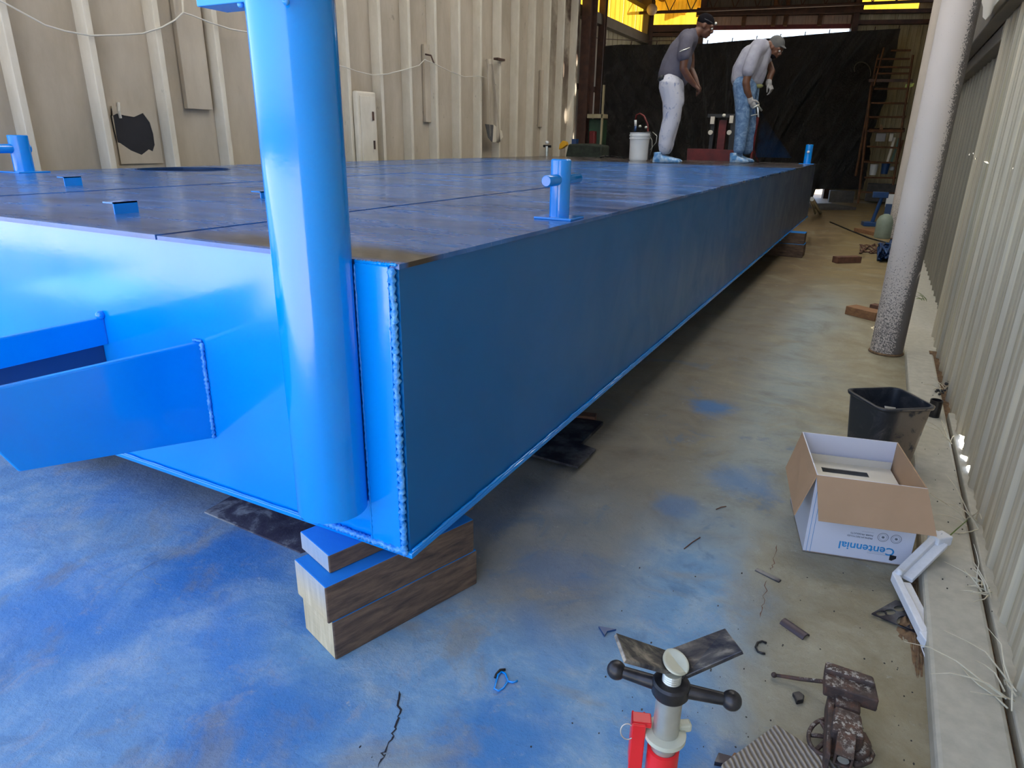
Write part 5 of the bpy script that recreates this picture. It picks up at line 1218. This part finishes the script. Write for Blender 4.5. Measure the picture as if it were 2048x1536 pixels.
def hand(mb, wr, d, nrm, s=1.0, curl=.7, side=1):
    """palm + four unequal fingers + thumb. d: direction of hand, nrm: back-of-hand normal"""
    d = d.normalized(); nrm = (nrm-d*nrm.dot(d)).normalized(); sd = d.cross(nrm)*side
    mb.loft([[wr+d*a*s+(sd*cos(t_)*w_+nrm*sin(t_)*h_)*s for t_ in [2*pi*k/12 for k in range(12)]] for a, w_, h_ in ((-.01, .026, .021), (.02, .035, .021), (.055, .042, .018), (.088, .040, .014))])
    for i, (off, L, a_) in enumerate(((-.030, .068, .0), (-.010, .078, .08), (.011, .073, .15), (.030, .058, .24))):
        p0 = wr+d*.07*s+sd*off*s; ang = 0; pts = [p0]; dd = d.copy(); c_ = curl+a_
        for f_ in (.25, .33, .25, .17):
            ang += c_*.55; dd = (d*cos(ang)-nrm*sin(ang)); pts.append(pts[-1]+dd*L*f_*1.25*s)
        limb(mb, pts, [.0105*s, .0098*s, .0092*s, .0085*s, .0075*s], 8)
    p0 = wr+d*.025*s-sd*.030*s; pts = [p0, p0+(d*.5-sd*.75-nrm*.25).normalized()*.030*s]; pts.append(pts[-1]+(d*.85-sd*.15-nrm*.45).normalized()*.030*s); pts.append(pts[-1]+(d*.8+sd*.2-nrm*.6).normalized()*.024*s)
    limb(mb, pts, [.015*s, .0125*s, .011*s, .009*s], 8)
def shoe(mb, heel, toe, s=1.0):
    d = toe-heel; L = d.length; d = Vector((d.x, d.y, 0)).normalized(); sd = Vector((-d.y, d.x, 0)); b = Vector((heel.x, heel.y, ZT))
    prof = [(-.03, .012, .05), (0, .030, .075), (.05, .037, .088), (.18, .038, .098), (.35, .038, .085), (.55, .045, .065), (.75, .050, .052), (.9, .042, .042), (1, .020, .026)]
    rings = []
    for f_, w_, h_ in prof:
        c = b+d*L*f_; rings.append([c+sd*w_*cos(a)*s+Vector((0, 0, .004+h_*s*(.5+.5*sin(a)) if sin(a) > -.6 else .004)) for a in [2*pi*k/14 for k in range(14)]])
    mb.loft(rings); mb.tube([b+d*L*.16+Vector((0, 0, .05)), b+d*L*.14+Vector((0, 0, .12*s))], [.045*s, .046*s], 12)

# person one : charcoal tee, pale sweatpants, leaning forward
f1 = Fig((1332, 326)); t = thing('person', f1.P, 'person in charcoal tee and pale sweatpants leaning forward beside the bucket', 'person'); p = f1.p
SP = .19  # shoulder half width
mb = MB()
hc = p(512, 195, 0); Mh, q = head(mb, hc, f1.u*.86-Vector((0, 0, .42))+f1.v*.22, 1.10)
limb(mb, [p(400, 300, 0), p(440, 255, 0)+Vector((0, 0, 0)), hc-Vector((0, 0, .03))], [.070, .062, .06])
limb(mb, [p(205, 690, 0), p(270, 520, 0), p(350, 330, 0)], [.13, .13, .12])
for sgn in (-1, 1):
    limb(mb, [p(360, 330, 0), p(345, 330, SP*sgn)], [.09, .065])
# near arm
limb(mb, [p(340, 340, SP), p(320, 500, SP+.04), p(308, 590, SP+.04)], [.066, .053, .047])
limb(mb, [p(308, 590, SP+.04), p(360, 680, SP+.02), p(415, 745, SP)], [.047, .044, .030])
hand(mb, p(415, 745, SP), p(470, 800, SP)-p(415, 745, SP), f1.u*.6+Vector((0, 0, .6))+f1.v*.3, 1.02, .75)
# far arm
limb(mb, [p(350, 340, -SP), p(380, 500, -SP-.03), p(380, 600, -SP-.02)], [.062, .05, .045]); limb(mb, [p(380, 600, -SP-.02), p(420, 690, -SP+.05), p(440, 735, -SP+.08)], [.045, .04, .029])
hand(mb, p(440, 735, -SP+.08), f1.u*.5-Vector((0, 0, .7)), f1.u*.7+Vector((0, 0, .5)), 1.0, .8, -1)
# legs
for sg, dx in ((1, 0), (-1, 26)):
    limb(mb, [p(205, 730, .09*sg), p(205+dx*.5, 1030, .10*sg), p(140+dx, 1330, .10*sg)], [.10, .065, .045])
remesh(mb, 'body', SKIN, t, .0085, 3)
eyes(q, Mh, 1.10, t)
# cap and head lamp
mb = MB(); mb.ball(hc+Mh @ Vector((-.018, 0, .045)), .112, 10, Mh, (1.0, .84, .84)); remesh(mb, 'hair', HAIR, t, .012, 2)
# remove the lower half of the cap by shaping: brim band
MB().tube([hc+Mh @ Vector((.092*cos(a)*1.02-.01, .087*sin(a), .055)) for a in [2*pi*k/24 for k in range(25)]], .008, 6, cap=False).build('head_strap', BLACK, t, smooth=True)
MB().ball(hc+Mh @ Vector((.105, 0, .075)), .020, 6).build('head_lamp', ZINC, t, smooth=True)
# tee
mb = MB()
limb(mb, [p(185, 665, 0), p(215, 560, 0), p(285, 430, 0), p(355, 325, 0)], [.155, .155, .158, .13])
limb(mb, [p(240, 640, 0), p(290, 520, 0)], [.15, .14]); mb.ball(p(255, 700, 0), .12, 9, None, (1, 1, .5)); limb(mb, [p(230, 660, .0), p(290, 700, 0)], [.13, .09])
for sg in (1, -1): limb(mb, [p(230, 650, .07*sg), p(300, 420, .09*sg)], [.12, .12]); limb(mb, [p(350, 320, .06*sg), p(340, 335, SP*sg)], [.125, .082]); limb(mb, [p(340, 340, (SP+.005)*sg), p(325, 410, (SP+.025)*sg), p(312, 468, (SP+.04)*sg)], [.084, .080, .080])
limb(mb, [p(370, 300, 0), p(400, 270, 0)], [.10, .072])
remesh(mb, 'tee_shirt', TEE1, t, .014, 3)
MB().tube([p(275, 435, SP+.115), p(310, 420, SP+.12), p(340, 410, SP+.118), p(370, 395, SP+.10)], [.004, .008, .006, .004], 5).build('shirt_print', ZINC, t, 'pale paint smear on the sleeve')
# pants
mb = MB(); limb(mb, [p(195, 740, 0), p(210, 790, 0)], [.15, .14])
for sg, dx in ((1, 0), (-1, 24)):
    limb(mb, [p(190, 745, .085*sg), p(210+dx*.3, 900, .10*sg), p(195+dx*.6, 1060, .10*sg), p(150+dx, 1220, .10*sg), p(135+dx, 1330, .10*sg)], [.15, .128, .108, .094, .078]); limb(mb, [p(225, 760, .07*sg), p(245+dx*.2, 900, .09*sg)], [.125, .10])
    limb(mb, [p(140+dx, 1290, .10*sg), p(135+dx, 1350, .10*sg)], [.09, .062])
remesh(mb, 'sweatpants', PANTS1, t, .014, 3)
MB().tube([p(120, 670, .15), p(95, 685, .10), p(92, 690, 0)], .03, 8).build('dark_waistband', BLACK, t, smooth=True)
MB().tube([p(300, 740, .14), p(303, 800, .145), p(298, 905, .13)], [.009, .009, .011], 6).build('drawstring', BLACK, t, smooth=True)
for sg, dx in ((1, 0), (-1, 22)):
    mb = MB(); shoe(mb, p(30+dx, 1460, .10*sg), p(275+dx, 1460, .10*sg+.03*sg), 1.15); remesh(mb, 'shoe', SHOE, t, .009, 2)

# person two : grey tee, jeans, bent over with spray gun
f2 = Fig((1480, 326)); t2p = thing('person', f2.P, 'person in grey tee and painted jeans bending over with a spray gun', 'person'); p = f2.p; t = t2p
mb = MB(); hc = p(1168, 395, 0); Mh, q = head(mb, hc, f2.u*.55-Vector((0, 0, .55))+f2.v*.55, 1.10)
limb(mb, [p(1050, 390, 0), p(1110, 380, 0), hc], [.075, .065, .06])
limb(mb, [p(880, 730, 0), p(900, 580, 0), p(1000, 430, 0)], [.13, .13, .12])
for sg in (-1, 1): limb(mb, [p(1010, 420, 0), p(980+30*(sg < 0), 430, SP*sg)], [.09, .065])
limb(mb, [p(980, 440, SP), p(930, 580, SP+.04), p(893, 720, SP+.04)], [.066, .054, .050])
limb(mb, [p(893, 720, SP+.04), p(905, 800, SP+.03), p(935, 880, SP+.01)], [.050, .046, .033])
limb(mb, [p(1040, 440, -SP), p(1110, 560, -SP), p(1135, 620, -SP+.04)], [.062, .05, .045]); limb(mb, [p(1135, 620, -SP+.04), p(1115, 670, -SP+.08), p(1105, 730, -SP+.10)], [.045, .04, .031])
for sg, dx in ((1, 0), (-1, 70)): limb(mb, [p(880, 760, .09*sg), p(860+dx, 1060, .10*sg), p(830+dx, 1340, .10*sg)], [.10, .065, .045])
remesh(mb, 'body', SKIN2, t, .0085, 3); eyes(q, Mh, 1.10, t)
# gloved hands
mb = MB(); hand(mb, p(935, 885, SP+.01), p(975, 965, SP+.02)-p(935, 885, SP), f2.v*.5-f2.u*.8, 1.12, .95); limb(mb, [p(928, 868, SP+.01), p(940, 900, SP+.01)], [.042, .042]); remesh(mb, 'glove', GLOVE, t, .007, 2)
mb = MB(); hand(mb, p(1105, 728, -SP+.10), p(1130, 780, -SP+.12)-p(1105, 728, -SP+.10), f2.v*.6+f2.u*.5, 1.12, .8, -1); limb(mb, [p(1106, 715, -SP+.10), p(1106, 735, -SP+.1)], [.042, .042]); remesh(mb, 'glove', GLOVE, t, .007, 2)
# cap
mb = MB(); mb.ball(hc+Mh @ Vector((-.02, 0, .045)), .114, 10, Mh, (1.0, .84, .86)); mb.ball(hc+Mh @ Vector((.075, 0, .062)), .065, 8, Mh, (1.0, 1.1, .14)); remesh(mb, 'cap', CAPG, t, .010, 2)
mb = MB(); mb.ball(hc+Mh @ Vector((.052, 0, -.088)), .052, 8, Mh, (.95, 1.25, .75)); remesh(mb, 'beard', HAIR, t, .009, 2)
mb = MB()
limb(mb, [p(858, 680, 0), p(870, 610, 0), p(940, 480, 0), p(1030, 400, 0)], [.15, .155, .155, .12])
limb(mb, [p(930, 690, 0), p(1010, 560, 0), p(1060, 450, 0)], [.14, .13, .10])
for sg in (1, -1): limb(mb, [p(890, 670, .07*sg), p(970, 480, .09*sg)], [.12, .12]); limb(mb, [p(1010, 400, .06*sg), p(985+30*(sg < 0), 430, SP*sg)], [.12, .084])
limb(mb, [p(980, 440, SP+.005), p(945, 520, SP+.03), p(915, 610, SP+.045)], [.088, .088, .088]); limb(mb, [p(1040, 440, -SP), p(1085, 530, -SP-.01)], [.08, .07]); limb(mb, [p(1050, 400, 0), p(1080, 390, 0)], [.09, .07])
limb(mb, [p(990, 700, 0), p(1020, 620, 0)], [.10, .10])
remesh(mb, 'tee_shirt', TEE2, t, .014, 3)
mb = MB(); limb(mb, [p(880, 740, 0), p(885, 790, 0)], [.145, .14])
for sg, dx in ((1, 0), (-1, 75)):
    limb(mb, [p(870, 750, .085*sg), p(868+dx*.4, 900, .10*sg), p(862+dx*.8, 1060, .10*sg), p(845+dx, 1220, .10*sg), p(830+dx, 1340, .10*sg)], [.145, .115, .098, .086, .082]); limb(mb, [p(920+dx*.3, 780, .07*sg), p(900+dx*.5, 900, .09*sg)], [.11, .10])
remesh(mb, 'jeans', PANTS2, t, .014, 3)
MB().ball(p(1015, 755, .10), .035, 6, None, (1.6, 1, .8)).build('belt_pouch', simple('khaki_cloth', (.22, .22, .08), None, .8), t, smooth=True)
for sg, dx in ((1, 0), (-1, 50)):
    mb = MB(); shoe(mb, p(745+dx, 1462, .10*sg), p(915+dx, 1466, .10*sg+.05*sg), 1.15); remesh(mb, 'shoe', SHOE, t, .009, 2)
# spray gun
g0 = p(975, 960, SP+.03); t = thing('spray_gun', g0, 'silver and blue paint spray gun held in the right glove', 'spray gun')
MB().tube([p(960, 950, SP+.03), p(965, 1010, SP+.03)], [.018, .014], 10).build('grip', NAVY, t, smooth=True)
MB().tube([p(955, 960, SP+.05), p(1000, 935, SP+.05), p(1040, 985, SP+.05)], [.012, .019, .014], 10).build('gun_body', ZINC, t, smooth=True)
MB().tube([p(1000, 940, SP+.05), p(1010, 1045, SP+.05)], [.012, .010], 8).build('fluid_tube', WHITE, t, smooth=True)
MB().tube([p(940, 1030, SP+.05), p(1010, 1015, SP+.05)], .007, 6).build('trigger_guard', ZINC, t, smooth=True)
P2 = [p(1008, 1040, SP+.05), p(1000, 1110, SP), p(975, 1220, SP-.05), p(965, 1340, SP-.1), p(990, 1420, SP-.15), p(1010, 1450, SP-.3)]
P2[-1].z = ZT+.015
MB().tube(P2, .011, 8).build('supply_hose', DARKRED, t, smooth=True)
# paint mist
a = p(1035, 1000, SP+.05); b = p(1150, 1420, SP+.05); mb = MB(); rings = []
for k in range(7):
    f_ = k/6; c = a.lerp(b, f_); r = .012+.20*f_**1.1; rings.append([c+(f2.u*cos(q_)*r*1.2+f2.v*sin(q_)*r) for q_ in [2*pi*i/16 for i in range(16)]])
for r_ in rings:
    for v_ in r_: v_.z = max(v_.z, ZT+.006)
n = NB('paint_mist'); n.t.nodes.remove(n.b); vs = n.n('ShaderNodeVolumePrincipled'); vs.inputs['Color'].default_value = (.12, .35, .8, 1); n.l(n.math('MULTIPLY', n.mr(n.noise(5, 3),   .3, .7), 3.2), vs.inputs['Density']); n.l(vs.outputs[0], n.o.inputs['Volume'])
mb.loft(rings).build('paint_mist', n.m, None, 'faint blue cone of sprayed paint mist below the spray gun', 'mist', kind='stuff')

for o in bpy.data.objects:
    if '_w' in o: del o['_w']
print('objects', len(bpy.data.objects))
